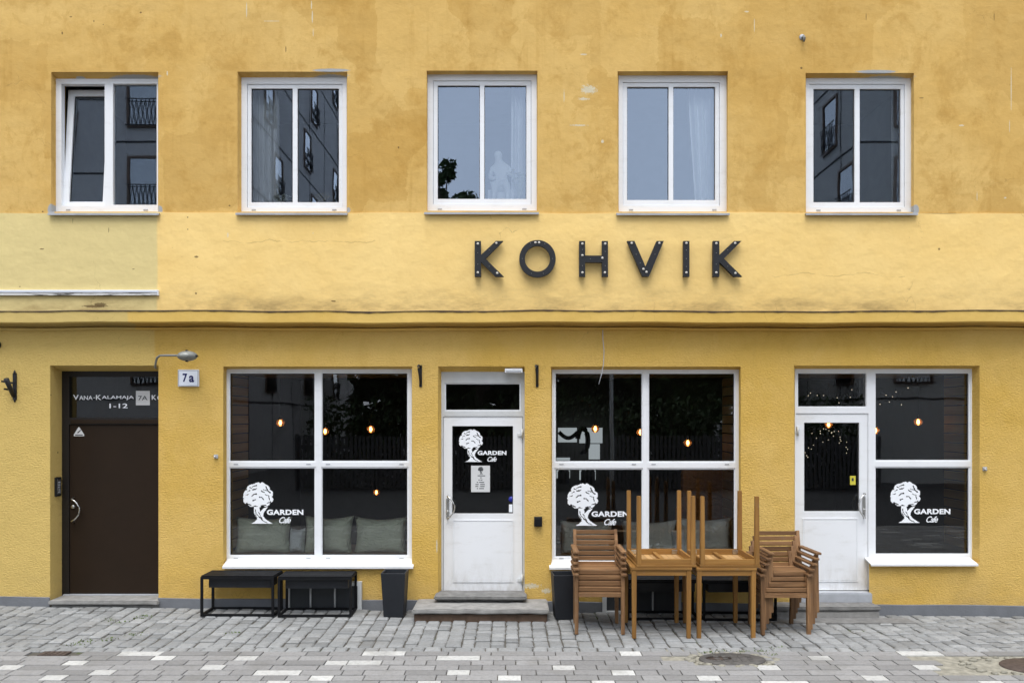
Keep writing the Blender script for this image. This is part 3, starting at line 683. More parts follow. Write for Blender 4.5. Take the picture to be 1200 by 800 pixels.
m = MB(); m.prism([q(89.6,507), q(91.2,507.3), q(94.6,504), q(93.6,503.4)], RD+.0085, RD+.0096); m.prism([q(87.5,510), q(96.5,510), q(96.5,508.9), q(87.5,508.9)], RD+.0085, RD+.0096); m.build('sticker_print', M['ink'], BD)

# ---- basement windows behind the benches
def basement(a, b, c, d, bars):
    r_ = rect(a, b, c, d, -.03)
    w = MB().plate(r_, [grow(r_, -.045)], -.05, .0).build('basement_window', M['pvc_old'], BLD)
    MB().box(r_[0]+.04, r_[1]-.04, -.016, -.010, r_[2]+.04, r_[3]-.04).build('pane', M['ink'], w)
    for p in bars: MB().tube([(X(p,-.03),-.03,r_[2]+.03),(X(p,-.03),-.03,r_[3]-.03)], .011, 8).build('bar', M['pvc_old'], w)
basement(335, 681, 424, 717.5, (364, 392.5)); basement(706, 684, 798, 720, (765,))

# ---- wood lining inside the shop windows, window seats
def boards_jamb(x, side, y0, y1, z0, z1):
    m = MB(); z = z0
    while z < z1: m.box(x-.012, x+.012, y0, y1, z, min(z1, z+.098), .003); z += .112
    return m.build('wood_lining', M['boards_x'], BLD)
boards_jamb(X(268.5,.2), 1, .21, .85, .66, 2.70); boards_jamb(X(862,.2), -1, .21, .75, .66, 2.70); boards_jamb(X(1137,.2), -1, .21, .75, .66, 2.70)
m = MB()
x = -3.3
while x < 5.3: m.box(x, x+.125, .215, 1.6, 2.715, 2.735, .003); x += .14
m.build('ceiling_lining', M['boards_x'], BLD)
for a, b in ((268, 480), (650, 863)):
    MB().box(X(a,.3), X(b,.3), .205, .95, .30, Z(648.5,.22), .01).build('window_seat', M['boards_y'], BLD)

# ------------------------------------------------------------------ sign letters
SIGN = thing('shop_sign', 'six black metal letters reading KOHVIK with white studs on the pale yellow band', 'sign', (0, -.03, Z(303)))
q = lambda u, v: (X(520+u/3, -.07), Z(250+v/3, -.07))
KP = [(109,98),(131,98),(131,147),(183,98),(209,98),(147,160),(211,223),(183,223),(131,172),(131,223),(109,223)]
LET = {'K': KP, 'H': [(476,98),(497,98),(497,149),(556,149),(556,98),(577,98),(577,223),(556,223),(556,173),(497,173),(497,223),(476,223)],
       'V': [(644,98),(670,98),(709,188),(748,98),(773,98),(721,222),(698,222)], 'I': [(842,98),(863,98),(863,223),(842,223)],
       'K2': [(u+837, v) for u, v in KP]}
STUD = {'K': [(120,108),(185,106),(120,209),(188,211)], 'O': [(322,104),(335,104)], 'H': [(487,108),(567,108),(487,149),(557,158),(487,209),(566,209)],
        'V': [(660,106),(757,106),(701,197),(712,207)], 'I': [(852,106),(852,209)], 'K2': [(957,107),(1023,106),(957,209),(1024,211)]}
TINY = {'K': [(120,140),(120,180),(160,130),(160,187)], 'O': [(305,106),(355,108),(276,160),(382,160),(308,212),(350,212)], 'H': [(487,128),(487,185),(567,135),(567,185),(515,161)], 'V': [(676,145),(742,145),(690,175)], 'I': [(852,130),(852,160),(852,188)], 'K2': [(957,140),(957,180),(997,130),(997,187)]}
Yf, Yb = -.085, -.035
for L in ('K', 'O', 'H', 'V', 'I', 'K2'):
    m = MB()
    if L == 'O':
        n = 48; vs = []; fs = []
        for k in range(n):
            t = 2*math.pi*k/n
            for rr, y in ((64,Yf),(44.5,Yf),(44.5,Yb),(64,Yb)):
                u, w_ = q(329.5+rr*math.cos(t), 160+rr*1.02*math.sin(t)); vs.append((u, y, w_))
        for k in range(n):
            a, b = k*4, ((k+1)%n)*4
            for e in range(4): fs.append((a+e, b+e, b+(e+1)%4, a+(e+1)%4))
        m.add(vs, fs)
    else: m.prism([q(*p) for p in LET[L]], Yf, Yb)
    m.v = [(x, y+.03, z-Z(303)) for x, y, z in m.v]
    l = m.build('letter', M['signmetal'], SIGN, True)
    for u, v in STUD[L]:
        c = q(u, v); s_ = MB().lathe([(.0135,0),(.0135,.005),(.008,.009),(.001,.010)], (c[0], Yf+.03, c[1]-Z(303)), 12, 'Y'); s_.build('stud', M['stud'], l)
    for u, v in TINY[L]: c = q(u, v); MB().lathe([(.005,0),(.004,.003)], (c[0], Yf+.03, c[1]-Z(303)), 8, 'Y').build('screw', M['lampgrey'], l)
    for u, v in STUD[L][:2]: c = q(u, v); MB().tube([(c[0], Yb+.03, c[1]-Z(303)), (c[0], .018, c[1]-Z(303))], .007, 6).build('spacer', M['iron'], l)

# ------------------------------------------------------------------ wall fixtures
t = thing('house_number_sign', 'small white enamel plate with navy 7a beside the street lamp', 'sign', (X(221.5), 0, Z(443)))
r_ = rect(209.3, 433, 233.8, 452.8); cx, cz = X(221.5), Z(443)
MB().box(r_[0]-cx, r_[1]-cx, -.022, -.001, r_[2]-cz, r_[3]-cz, .004).build('plate', M['plate'], t)
def loc(r_): return (r_[0]-cx, r_[1]-cx, r_[2]-cz, r_[3]-cz)
m = text_mesh('7', loc(rect(215, 437.6, 220.4, 447.6)), -.0235, .03); t2 = text_mesh('a', loc(rect(222.4, 440, 228.4, 447.8)), -.0235, .03); m.add(t2.v, t2.f)
m.build('lettering', M['navy'], t)
MB().plate((r_[0]-cx+.004, r_[1]-cx-.004, r_[2]-cz+.004, r_[3]-cz-.004), [(r_[0]-cx+.014, r_[1]-cx-.014, r_[2]-cz+.014, r_[3]-cz-.014)], -.0245, -.02).build('rim', M['sill'], t)

t = thing('wall_lamp', 'grey oval outdoor lamp on a bent pipe arm above the 7a plate', 'lamp', (X(182), 0, Z(431)))
o0 = Vector((X(182), 0, Z(431)))
pp = [(X(182,-.02),0.0,Z(431)),(X(182,-.06),-.06,Z(430,-.06)),(X(182.6,-.1),-.1,Z(424,-.1)),(X(184,-.12),-.12,Z(419,-.12)),(X(187.5,-.14),-.14,Z(416.6,-.14)),(X(195,-.17),-.17,Z(416.3,-.17)),(X(209,-.22),-.22,Z(416.4,-.22))]
MB().tube([Vector(p)-o0 for p in pp], .0125, 10).build('arm', M['lampgrey'], t)
hc = Vector((X(219.5,-.24), -.24, Z(417,-.24))) - o0
bm = bmesh.new(); bmesh.ops.create_uvsphere(bm, u_segments=24, v_segments=14, radius=1.0, matrix=Matrix.Translation(hc) @ Matrix.Diagonal((.110,.085,.056,1)))
MB().from_bm(bm, True).build('lamp_head', M['lampgrey'], t)
bm = bmesh.new(); bmesh.ops.create_uvsphere(bm, u_segments=20, v_segments=12, radius=1.0, matrix=Matrix.Translation(hc+Vector((-.005,-.058,.004))) @ Matrix.Diagonal((.058,.035,.030,1)))
MB().from_bm(bm, True).build('lens', M['lampglass'], t)
m = MB()
for dx, dz in ((.108,0),(0,.056),(0,-.056)): m.box(hc.x+dx-.010, hc.x+dx+.010, hc.y-.03, hc.y+.01, hc.z+dz-.010, hc.z+dz+.010, .003)
m.build('clip', M['iron'], t)

# iron flag holder on the left
t = thing('flag_holder', 'black iron flag holder on the wall left of the brown door', 'bracket', (X(16), 0, Z(453)))
sx, sz = X(16), Z(453)
m = MB().box(X(15.5)-sx, X(20)-sx, -.014, 0, Z(468)-sz, Z(437)-sz, .004); m.bar((X(8)-sx,-.10,Z(447)-sz),(X(17)-sx,-.012,Z(449)-sz),.014,.02); m.bar((X(11)-sx,-.10,Z(456)-sz),(X(17)-sx,-.012,Z(457)-sz),.014,.02); m.lathe([(.001,-.03),(.012,-.01),(.012,.01),(.001,.03)], (X(17.8)-sx,-.01,Z(436.5)-sz), 8); m.lathe([(.001,-.03),(.012,-.01),(.012,.01),(.001,.03)], (X(17.8)-sx,-.01,Z(468.5)-sz), 8)
m.build('back_plate', M['iron'], t)
MB().tube([(X(17)-sx,-.02,Z(464)-sz),(X(7.2,-.16)-sx,-.16,Z(444,-.16)-sz)], .020, 10, .028).build('socket', M['iron'], t)
MB().lathe([(.02,0),(.014,.02),(.006,.025)], (X(13.5)-sx,-.06,Z(446)-sz), 10, 'Y').build('wing_screw', M['chrome'], t)
t = thing('wall_hook', 'round black iron stub at the left edge above the flag holder', 'bracket', (X(-3), 0, Z(404)))
m = MB().lathe([(.045,0),(.045,.02),(.03,.05),(.001,.06)], (0,0,0), 16, 'Y'); m.build('rosette', M['iron'], t)
MB().tube([(0,-.04,0),(-.05,-.07,.0),(-.16,-.07,.0)], .012, 8).build('rod', M['iron'], t)
for px, lab in ((493, 'black iron awning hook between the left shop window and the white centre door'), (629.5, 'black iron awning hook between the white centre door and the middle shop window')):
    t = thing('awning_hook', lab, 'hook', (X(px), 0, Z(440)), group='iron awning hooks')
    MB().box(-.016, .016, -.012, 0, -.13, .12, .004).build('back_plate', M['iron'], t)
    MB().tube([(0,-.01,-.10),(-.006,-.06,.0),(-.014,-.11,.07),(-.02,-.10,.10),(-.014,-.05,.115),(0,-.012,.10)], .011, 8).build('hook', M['iron'], t)
t = thing('cable_trunking', 'long dirty white cable trunking on the pale band at the left edge', 'trunking', (X(90), -.012, Z(343.5)))
def mk_dirty():
    q_ = NT('dirty_white_plastic'); co = q_.coord()
    f = q_.smooth(q_.noise(q_.scale(co, (2.2, 2, 30)), 1.0, 5, .7), .5, .62)
    return q_.pbr(q_.mix(f, (.68, .68, .66), (.07, .065, .055)), .6)
M['dirty'] = mk_dirty()
x0, x1 = X(-60)-X(90), X(186.5)-X(90)
MB().box(x0, x1, -.035, 0, .004, .030, .003).build('trunking_cover', M['plate'], t); MB().box(x0, x1, -.028, 0, -.030, .003, .003).build('trunking_base', M['dirty'], t)
MB().box(x1-.002, x1+.008, -.037, 0, -.031, .031, .002).build('end_cap', M['plate'], t)
t = thing('intercom', 'slim grey entry intercom on the left reveal of the brown door', 'intercom', (rx(LD)[0], .14, Z(570, .14)))
MB().box(0, .022, -.055, .055, -.11, .11, .004).build('case', M['iron'], t); MB().box(.021, .026, -.035, .035, -.085, .085, .003).build('face_plate', M['chrome'], t)
m = MB()
for k in range(5): m.box(.025, .029, -.018, .018, -.07+k*.028, -.055+k*.028, .002)
m.build('buttons', M['sill'], t)
t = thing('wall_socket', 'small black socket box right of the white centre door', 'socket', (X(630.5), 0, Z(610.5)))
MB().box(-.045, .045, -.05, 0, -.055, .055, .006).build('box', M['iron'], t); MB().box(-.04, .04, -.062, -.049, -.045, .035, .004).build('flap', M['blackmetal'], t)
for px, py, lab in ((253.5,534.5,'tiny metal clip left of the left shop window'), (1153.5,549,'tiny metal clip right of the right shop window')):
    t = thing('wall_clip', lab, 'clip', (X(px), 0, Z(py)), group='metal wall clips')
    MB().box(-.022, .022, -.02, 0, -.022, .022, .004).build('plate', M['sill'], t); MB().lathe([(.012,0),(.012,.02),(.006,.024)], (-.008,-.018,-.004), 10, 'Y').build('bolt', M['chrome'], t)
t = thing('cable_stub', 'loose grey cable stub sticking out high on the wall above the right windows', 'cable', (X(940), 0, Z(46)))
MB().tube([(0,0,0),(.005,-.03,.02),(.01,-.05,-.01),(0,-.05,-.05)], .018, 8, .011).build('cable_end', M['lampgrey'], t); MB().lathe([(.035,0),(.03,.012)], (0,0,.02), 12, 'Y').build('wall_ring', M['sill'], t)
t = thing('loose_wire', 'thin grey wire hanging down over the middle shop window', 'wire', (X(706), -.03, Z(386)))
MB().tube([(0,0,0),(.0,-.01,-.1),(.012,-.02,-.25),(.006,-.02,-.40),(-.02,-.03,-.52),(-.05,-.05,-.62)], .0042, 6).build('wire_strand', M['sill'], t)
t = thing('door_closer_box', 'small white box over the top right corner of the centre door', 'box', (X(602), 0, Z(434)))
MB().box(-.10, .10, -.012, .10, -.025, .022, .004).build('casing', M['pvc'], t); MB().box(-.085, .085, -.0145, -.011, -.018, .0, .001).build('grille', M['sill'], t)

# ------------------------------------------------------------------ steps
def rough_box(x0, x1, y0, y1, z0, z1, amp=.008, seed=0, nx=40):
    bm = bmesh.new(); bmesh.ops.create_cube(bm, size=1.0, matrix=Matrix.Translation(((x0+x1)/2,(y0+y1)/2,(z0+z1)/2)) @ Matrix.Diagonal((x1-x0,y1-y0,z1-z0,1)))
    bmesh.ops.bevel(bm, geom=list(bm.edges), offset=.012, segments=2, affect='EDGES')
    ex = [e for e in bm.edges if abs(e.verts[0].co.x-e.verts[1].co.x) > .3]
    bmesh.ops.subdivide_edges(bm, edges=ex, cuts=nx, use_grid_fill=True)
    for v in bm.verts:
        p = v.co*7 + Vector((seed, 0, 0)); v.co += Vector((0, mnoise.noise(p)*amp, mnoise.noise(p+Vector((5,5,5)))*amp*.7))
    return MB().from_bm(bm)
def centre(o, mbx):
    mbx.v = [(x-o[0], y-o[1], z-o[2]) for x, y, z in mbx.v]; return mbx
o = (X(563,-.25), 0, 0); t = thing('stone_steps', 'worn two tier stone steps on a brick base at the centre door', 'steps', o)
centre(o, rough_box(X(483,-.5), X(643.5,-.5), -.53, -.001, .085, .135, .012, 1)).build('lower_tread', M['concrete'], t)
centre(o, rough_box(X(485,-.5), X(641.5,-.5), -.49, -.002, -.2, .083, .006, 2)).build('brick_base', M['stepbase'], t)
centre(o, rough_box(X(508.5,-.2), X(617.5,-.2), -.23, RS-.003, .168, .205, .006, 3)).build('upper_tread', M['stepdark'], t)
centre(o, rough_box(X(512,-.16), X(614,-.16), -.17, RS-.004, .133, .166, .004, 4)).build('upper_riser', M['stepdark'], t)
o = (X(122), 0, 0); t = thing('door_step', 'single pale concrete step under the brown street door', 'steps', o)
centre(o, rough_box(X(59), X(188), -.06, RD+.02, .074, .122, .008, 5)).build('tread', M['concrete'], t)
centre(o, rough_box(X(61.5), X(187.3), -.03, RD+.02, -.2, .072, .012, 6)).build('base', M['stepdark'], t)
MB().box(X(75,RD)-o[0], X(196,RD)-o[0], RD-.03, RD+.018, .121, lz-.004, .003).build('threshold', M['sill'], t)
o = (X(985,-.25), 0, 0); t = thing('stone_steps', 'grey granite steps half hidden by the right chair stack at the right door', 'steps', o)
centre(o, rough_box(X(930.8), X(1022), -.012, RS-.002, .06, Z(691.5,RS), .003, 7)).build('threshold_riser', M['sill'], t)
centre(o, rough_box(X(905,-.2), X(1030,-.2), -.27, -.016, .058, .102, .006, 8)).build('tread', M['stepdark'], t)
centre(o, rough_box(X(907,-.2), X(1028.5,-.2), -.255, -.017, -.2, .056, .006, 9)).build('riser', M['concrete'], t)
centre(o, rough_box(X(895,-.35), X(1069,-.35), -.50, -.258, -.2, -.018, .005, 10)).build('ground_slab', M['stepdark'], t)

# ------------------------------------------------------------------ pavement
def paving(name, cells, mat, gap, h, bev, jitter=0.0):
    """cells = (x0,x1,y0,y1,shade,tilt); each stone a bevelled top with skirts"""
    me = bpy.data.meshes.new(name); vs = []; fs = []; sh = []
    for x0, x1, y0, y1, s_, tl in cells:
        x0 += gap/2; x1 -= gap/2; y0 += gap*.8; y1 -= gap*.8; b = min(bev, (x1-x0)*.3, (y1-y0)*.3)
        j = lambda: random.uniform(-jitter, jitter)
        C = [(x0+j(),y0+j()),(x1+j(),y0+j()),(x1+j(),y1+j()),(x0+j(),y1+j())]; cx, cy = (x0+x1)/2, (y0+y1)/2
        n = len(vs); dz = random.uniform(-.003, .003)*(tl*200+.3); tx, ty = random.uniform(-tl, tl), random.uniform(-tl, tl)
        Hh = lambda a, c: gz(a, c) + dz + tx*(a-cx) + ty*(c-cy)
        for a, c in C: vs.append((a, c, Hh(a, c)-h))
        for a, c in C: vs.append((a, c, Hh(a, c)-b*.7))
        for a, c in C:
            a2 = a + (b if a < cx else -b); c2 = c + (b if c < cy else -b); vs.append((a2, c2, Hh(a2, c2)))
        fs.append((n+8,n+9,n+10,n+11)); sh.append(s_)
        for k in range(4):
            k2 = (k+1) % 4; fs.append((n+k,n+k2,n+4+k2,n+4+k)); fs.append((n+4+k,n+4+k2,n+8+k2,n+8+k)); sh += [s_, s_]
    me.from_pydata(vs, [], fs); me.update(); at = me.attributes.new('shade', 'FLOAT', 'FACE'); at.data.foreach_set('value', sh)
    me.materials.append(mat); o = bpy.data.objects.new(name, me); COL.objects.link(o); return tag(o, kind='structure')
YB = -1.46
covers = []                                       # (x0,x1,y0,y1) left free for covers
def ground_at(px, py):                             # photo point on level pavement
    d = F*H/(py-CY); return ((px-CX)*d/F, d-D)
mc = ground_at(858, 771.5); mc2 = ground_at(1197, 779)
cells = []
x = -11.8
while x < 11.8:
    w = random.uniform(.128, .158); y = -.012 - random.uniform(0, .02)
    first = True
    while y > YB+.05:
        l = random.choice((.10, .12, .14, .16, .19)) if not first else random.uniform(.06, .2); first = False
        if y-l < YB+.09: l = y-YB
        cells.append((x, x+w, y-l, y, min(1, max(0, random.gauss(.5, .22))), .010)); y -= l
    x += w
x = -11.8
while x < 11.8:                                    # a single row of setts as border
    w = random.uniform(.12, .17); cells.append((x, x+w, YB-.14, YB, min(1, max(0, random.gauss(.6, .2))), .008)); x += w
def clear(c, m, r): return math.hypot(((c[0]+c[1])/2-m[0]), ((c[2]+c[3])/2-m[1])*1.0) > r
cells = [c for c in cells if not (abs((c[0]+c[1])/2-mc[0]) < .47 and (c[2]+c[3])/2 < mc[1]+.13+.06)]
paving('sett_pavement', cells, M['cobble'], .0125, .05, .014, .007)
WH = [(10,782,1),(82,765.5,1),(170,761.5,2),(88,776,1),(117.5,789,1),(60,795,1),(189,772,1),(291,768,1),(253,778.5,1),(327,785.5,2),(377,792.5,1),(327,797.5,1),(395,774.5,1),
      (450,764.7,2),(537,771,2),(422,774.5,2),(537,788,1),(503,798,1),(597,794,1),(740,767,1),(661,782.5,1),(731,788.7,1),(707,798.7,1),(964,772.5,1),(902,783,1),(832,794.7,1),(921,799.5,2),
      (1080,766,2),(1115,776,1),(1087,782,1),(1027,794.5,1),(1161,798,1),(690,806,1),(350,812,1),(980,815,2),(150,820,1)]
PW, PD = .2, .141
rows = {}
for px, py, n in WH:
    gx, gy = ground_at(px, py); r_ = int((YB-.14-gy)/PD); rows.setdefault(r_, []).append((gx-n*PW/2, gx+n*PW/2))
cells = []
for r_ in range(36):
    y1 = YB-.14-r_*PD; y0 = y1-PD; fixed = sorted(rows.get(r_, []))
    cur = -11.8 - random.uniform(0, .2)
    def fill(a, b):
        L = b-a
        if L <= .01: return
        seq = []; tot = 0
        while tot < L-.1: s_ = random.choice((.2, .2, .4, .4, .3)); seq.append(s_); tot += s_
        if not seq: seq = [L]; tot = L
        k = L/tot; p = a
        for s_ in seq:
            sh = random.uniform(0, .84) if (r_ < 8 or random.random() > .09) else random.uniform(.9, 1)
            cells.append((p, p+s_*k, y0, y1, sh, .0015)); p += s_*k
    for a, b in fixed:
        if a < cur: a = cur
        fill(cur, a); cells.append((a, b, y0, y1, random.uniform(.9, 1), .0015)); cur = b
    fill(cur, 11.8)
def hitcover(c):
    cx, cy = (c[0]+c[1])/2, (c[2]+c[3])/2
    return (abs(cx-mc[0]) < .43 and abs(cy-mc[1]) < .135) or (c[1] > mc2[0]-.60 and c[0] < mc2[0]+.7 and abs(cy-mc2[1]) < .28)
sq = ground_at(72, 760.6); sq = (sq[0], YB-.14-PD*(int((YB-.14-sq[1])/PD)+.5))
cells = [c for c in cells if not hitcover(c) and not (c[0] < sq[0]+.13 and c[1] > sq[0]-.13 and c[2] < sq[1] < c[3])]
paving('paved_footway', cells, M['paver'], .009, .05, .004, .0015)
m = MB(); nx = 60
for i in range(nx):
    for ya, yb in ((0.3, 0), (0, -.7), (-.7, -1.46), (-1.46, -3), (-3, -6.75)):
        a, b = -11.9+23.8*i/nx, -11.9+23.8*(i+1)/nx
        m.quad((a,yb,gz(a,yb)-.016),(b,yb,gz(b,yb)-.016),(b,ya,gz(b,ya)-.016),(a,ya,gz(a,ya)-.016))
tag(m.build('pavement_bed', M['bed']), kind='structure')
m = MB().box(-11.9, 11.9, -6.95, -6.75, -.3, -.002, .01); tag(m.build('kerb', M['concrete']), kind='structure')
g = 400
tag(MB().quad((-g,-g,-.13),(g,-g,-.13),(g,g,-.13),(-g,g,-.13)).build('road', M['asphalt']), kind='structure')

# covers
def stones_ring(c, ri, ro, n, parent, ry=1.0):
    m = MB(); random.seed(5)
    for k in range(n):
        t_ = 2*math.pi*k/n + random.uniform(-.1,.1); rr = random.uniform(ri, ro); s_ = random.uniform(.03,.055)
        x, y = rr*math.cos(t_), rr*math.sin(t_)*ry
        bm = bmesh.new(); bmesh.ops.create_icosphere(bm, subdivisions=1, radius=1, matrix=Matrix.Translation((x,y,-.006)) @ Matrix.Rotation(random.uniform(0,3),4,'Z') @ Matrix.Diagonal((s_, s_*random.uniform(.5,.9), .014, 1)))
        m.from_bm(bm, True)
    return m.build('stone_collar', M['mortar'], parent)
t = thing('manhole_cover', 'worn round manhole cover ringed by rubble in front of the right chair stack', 'manhole', (mc[0], mc[1], 0))
MB().box(-.66, .66, -.32, .34, -.03, -.012).build('mortar_bed', M['mortar'], t)
m = MB().lathe([(.001,.004),(.29,.004),(.30,-.004),(.30,-.02)][::-1], (0,0,0), 40); m.v = [(x*1.0, y*.60, z) for x, y, z in m.v]
m.build('iron_lid', M['castiron'], t)
m = MB()
for k in range(5):
    for l in range(3): m.box(-.16+k*.075, -.115+k*.075, -.085+l*.062, -.05+l*.062, .004, .009, .002)
m.build('lid_pattern', M['castiron'], t)
stones_ring(mc, .345, .42, 34, t, .52)
m = MB().lathe([(.12,.0045),(.001,.0055)], (-.12,.01,0), 14); m.v = [(x, y*.5, z) for x, y, z in m.v]; m.build('rust_patch', M['rust'], t)
t = thing('manhole_cover', 'rusty round manhole cover in broken mortar at the right edge of the paving', 'manhole', (mc2[0], mc2[1], 0))
MB().box(-.95, 1.0, -.46, .48, -.03, -.011).build('mortar_bed', M['mortar'], t)
m = MB().lathe([(.001,.004),(.29,.004),(.30,-.004),(.30,-.02)][::-1], (.12,-.02,0), 40); m.v = [(x, y*.75, z) for x, y, z in m.v]; m.build('iron_lid', M['rust'], t)
stones_ring(mc2, .40, .55, 40, t, .5)
t = thing('drain_cover', 'small brown rectangular metal cover in the paving at the left', 'drain cover', (sq[0], sq[1], 0))
MB().box(-.125, .125, -.064, .064, -.03, .002, .003).build('lid', M['rust'], t)
m = MB()
for k in range(4): m.box(-.09+k*.05, -.06+k*.05, -.05, .05, .002, .006, .001)
m.build('lid_rib', M['rust'], t)
# moss in the joints
m = MB(); random.seed(8)
for px, py in [(165,727),(170,724),(140,731),(128,729),(101,751),(160,744),(90,755),(130,749),(275,742),(830,764),(843,762),(872,763),(893,762),(903,766),(912,759)]:
    cx, cy = ground_at(px, py)
    for k in range(20):
        a = cx+random.gauss(0,.045); b = cy+random.gauss(0,.03); s_ = random.uniform(.004,.010); z = gz(a,b)-.004
        m.add([(a-s_,b,z),(a+s_,b,z),(a+random.uniform(-s_,s_),b+random.uniform(-s_,s_),z+s_*1.8)], [(0,1,2)])
tag(m.build('moss', M['moss']), 'small tufts of green moss in the paving joints', 'moss', kind='stuff')

# ------------------------------------------------------------------ benches
def bench_at(xc, y0, label):
    return (xc, y0, gz(xc, y0-.17))
BW, BDP, BH = .80, .345, .435
def make_bench():
    t = thing('metal_bench', '', 'bench', group='black metal benches along the wall')
    r = .0125; m = MB(); x0, x1, y0, y1 = -BW/2, BW/2, -BDP, 0
    for z in (r, BH-.02):
        for y in (y0+r, y1-r): m.box(x0, x1, y-r, y+r, z-r, z+r)
        for x in (x0+r, x1-r): m.box(x-r, x+r, y0+2*r, y1-2*r, z-r, z+r)
    m.build('rail', M['blackmetal'], t)
    for x in (x0+r, x1-r):
        for y in (y0+r, y1-r): MB().box(x-r, x+r, y-r, y+r, 2*r, BH-.02-r).build('leg', M['blackmetal'], t)
    m = MB()
    for k in range(4):
        y = y0+.012+k*.083; m.box(x0+.004, x1-.004, y, y+.070, BH-.0070, BH+.006, .003)
    m.build('seat_slats', M['blackmetal'], t)
    m = MB(); m.box(x0+.07, x1-.05, y0+.06, y0+.075, BH-.135, BH-.035); m.box(x0+.07, x1-.05, y1-.06, y1-.045, BH-.135, BH-.035); m.box(x0+.07, x0+.085, y0+.076, y1-.061, BH-.135, BH-.035); m.box(x1-.065, x1-.05, y0+.076, y1-.061, BH-.135, BH-.035); m.box(x0+.086, x1-.066, y0+.076, y1-.061, BH-.135, BH-.125)
    m.build('tray', M['planter'], t)
    return t
B0 = make_bench()
for i, (xa, lab) in enumerate(((X(278,-.39)-.0, 'black slatted metal bench under the left half of the left shop window'), (X(278,-.39)+.835, 'black slatted metal bench in front of the barred basement window by the planter'),
                           (X(778,-.39), 'black metal bench hidden behind the left table pair'), (X(778,-.39)+.83, 'black metal bench hidden behind the right table pair'))):
    o = B0 if i == 0 else dup(B0)
    o.location = (xa, -.045, gz(xa, -.2)+.001); o.rotation_euler = (0, 0, R((-.6, .8, .3, -.4)[i])); o['label'] = lab
# planters
def make_planter():
    t = thing('planter', '', 'planter', group='dark tapered planters beside the steps')
    Hh = .485; a, b = .108, .134
    m = MB(); th = .016
    O0 = [(-a,-a,0),(a,-a,0),(a,a,0),(-a,a,0)]; O1 = [(-b,-b,Hh),(b,-b,Hh),(b,b,Hh),(-b,b,Hh)]
    I1 = [(s_*(b-th), c*(b-th), Hh) for s_, c in ((-1,-1),(1,-1),(1,1),(-1,1))]; I0 = [(s_*(b-th-.008), c*(b-th-.008), Hh-.12) for s_, c in ((-1,-1),(1,-1),(1,1),(-1,1))]
    fs = [(3,2,1,0),(12,13,14,15)]
    for k in range(4):
        j = (k+1)%4; fs += [(k,j,4+j,4+k),(4+k,4+j,8+j,8+k),(8+k,8+j,12+j,12+k)]
    m.add(O0+O1+I1+I0, fs); pl = m.build('pot', M['planter'], t)
    bv = pl.modifiers.new('b', 'BEVEL'); bv.width = .005; bv.segments = 2
    MB().box(-b+.03, b-.03, -b+.03, b-.03, Hh-.13, Hh-.10).build('soil', M['bed'], t)
    m = MB()
    for x, y in ((-.05,-.006),(.02,-.004),(.06,.1)): pass
    return t
P0 = make_planter()
for i, (px, lab) in enumerate(((462.6, 'empty dark tapered planter between the benches and the centre steps'), (661, 'empty dark tapered planter between the centre steps and the left chair stack'))):
    o = P0 if i == 0 else dup(P0); x = X(px, -.28); o.location = (x, -.26 if i == 0 else -.29, gz(x, -.3)+.001); o.rotation_euler = (0, 0, R((-1.5, 4)[i])); o['label'] = lab

# ------------------------------------------------------------------ tables
TW, TD, TH, LG = .60, .68, .705, .047
def make_table():
    t = thing('wooden_table', '', 'table', group='stacked wooden tables')
    x0, x1, y0, y1 = -TW/2, TW/2, -TD/2, TD/2
    for (a, b, c, d) in ((x0, x1, y0, y0+.06), (x0, x1, y1-.06, y1)): MB().box(a, b, c, d, TH-.024, TH, .003).build('end_rail', M['oak_x'], t)
    for (a, b) in ((x0, x0+.06), (x1-.06, x1)): MB().box(a, b, y0+.061, y1-.061, TH-.024, TH, .003).build('side_rail', M['oak_y'], t)
    m = MB(); n = 8; w = (TW-.124)/n
    for k in range(n): m.box(x0+.062+k*w+.0015, x0+.062+(k+1)*w-.0015, y0+.061, y1-.061, TH-.022, TH-.002, .002)
    m.build('tabletop', M['underside'], t)
    for y in (y0+.012, y1-.034): MB().box(x0+LG+.006, x1-LG-.006, y, y+.022, TH-.080, TH-.0245, .003).build('apron', M['oak_x'], t)
    for x in (x0+.012, x1-.034): MB().box(x, x+.022, y0+LG+.006, y1-LG-.006, TH-.080, TH-.0245, .003).build('apron', M['oak_y'], t)
    MB().box(-.02, .02, y0+.036, y1-.036, TH-.05, TH-.0245, .003).build('batten', M['oak_y'], t)
    for sx in (-1, 1):
        for sy in (-1, 1):
            m = MB(); cx, cy = sx*(TW/2-.006-LG/2), sy*(TD/2-.006-LG/2); h = LG/2; g2 = h*.84
            bm = bmesh.new(); vs = [bm.verts.new((cx+a*g2, cy+b*g2, 0)) for a, b in ((-1,-1),(1,-1),(1,1),(-1,1))] + [bm.verts.new((cx+a*h, cy+b*h, TH-.0245)) for a, b in ((-1,-1),(1,-1),(1,1),(-1,1))]
            bm.faces.new(vs[3::-1]); bm.faces.new(vs[4:])
            for k in range(4): bm.faces.new((vs[k], vs[(k+1)%4], vs[4+(k+1)%4], vs[4+k]))
            bmesh.ops.bevel(bm, geom=list(bm.edges), offset=.003, segments=2, affect='EDGES')
            m.from_bm(bm).build('leg', M['oak_z'], t)
            MB().box(cx-sx*(h+.055) if sx>0 else cx+h, cx-h if sx>0 else cx+h+.055, cy-sy*.004-.014, cy-sy*.004+.014, TH-.07, TH-.028, .002).build('corner_bracket', M['chrome'], t)
    return t
T0 = make_table()
tx1, tx2, tyc = X(775.6, -1.15)+.0, X(851, -1.15), -.825
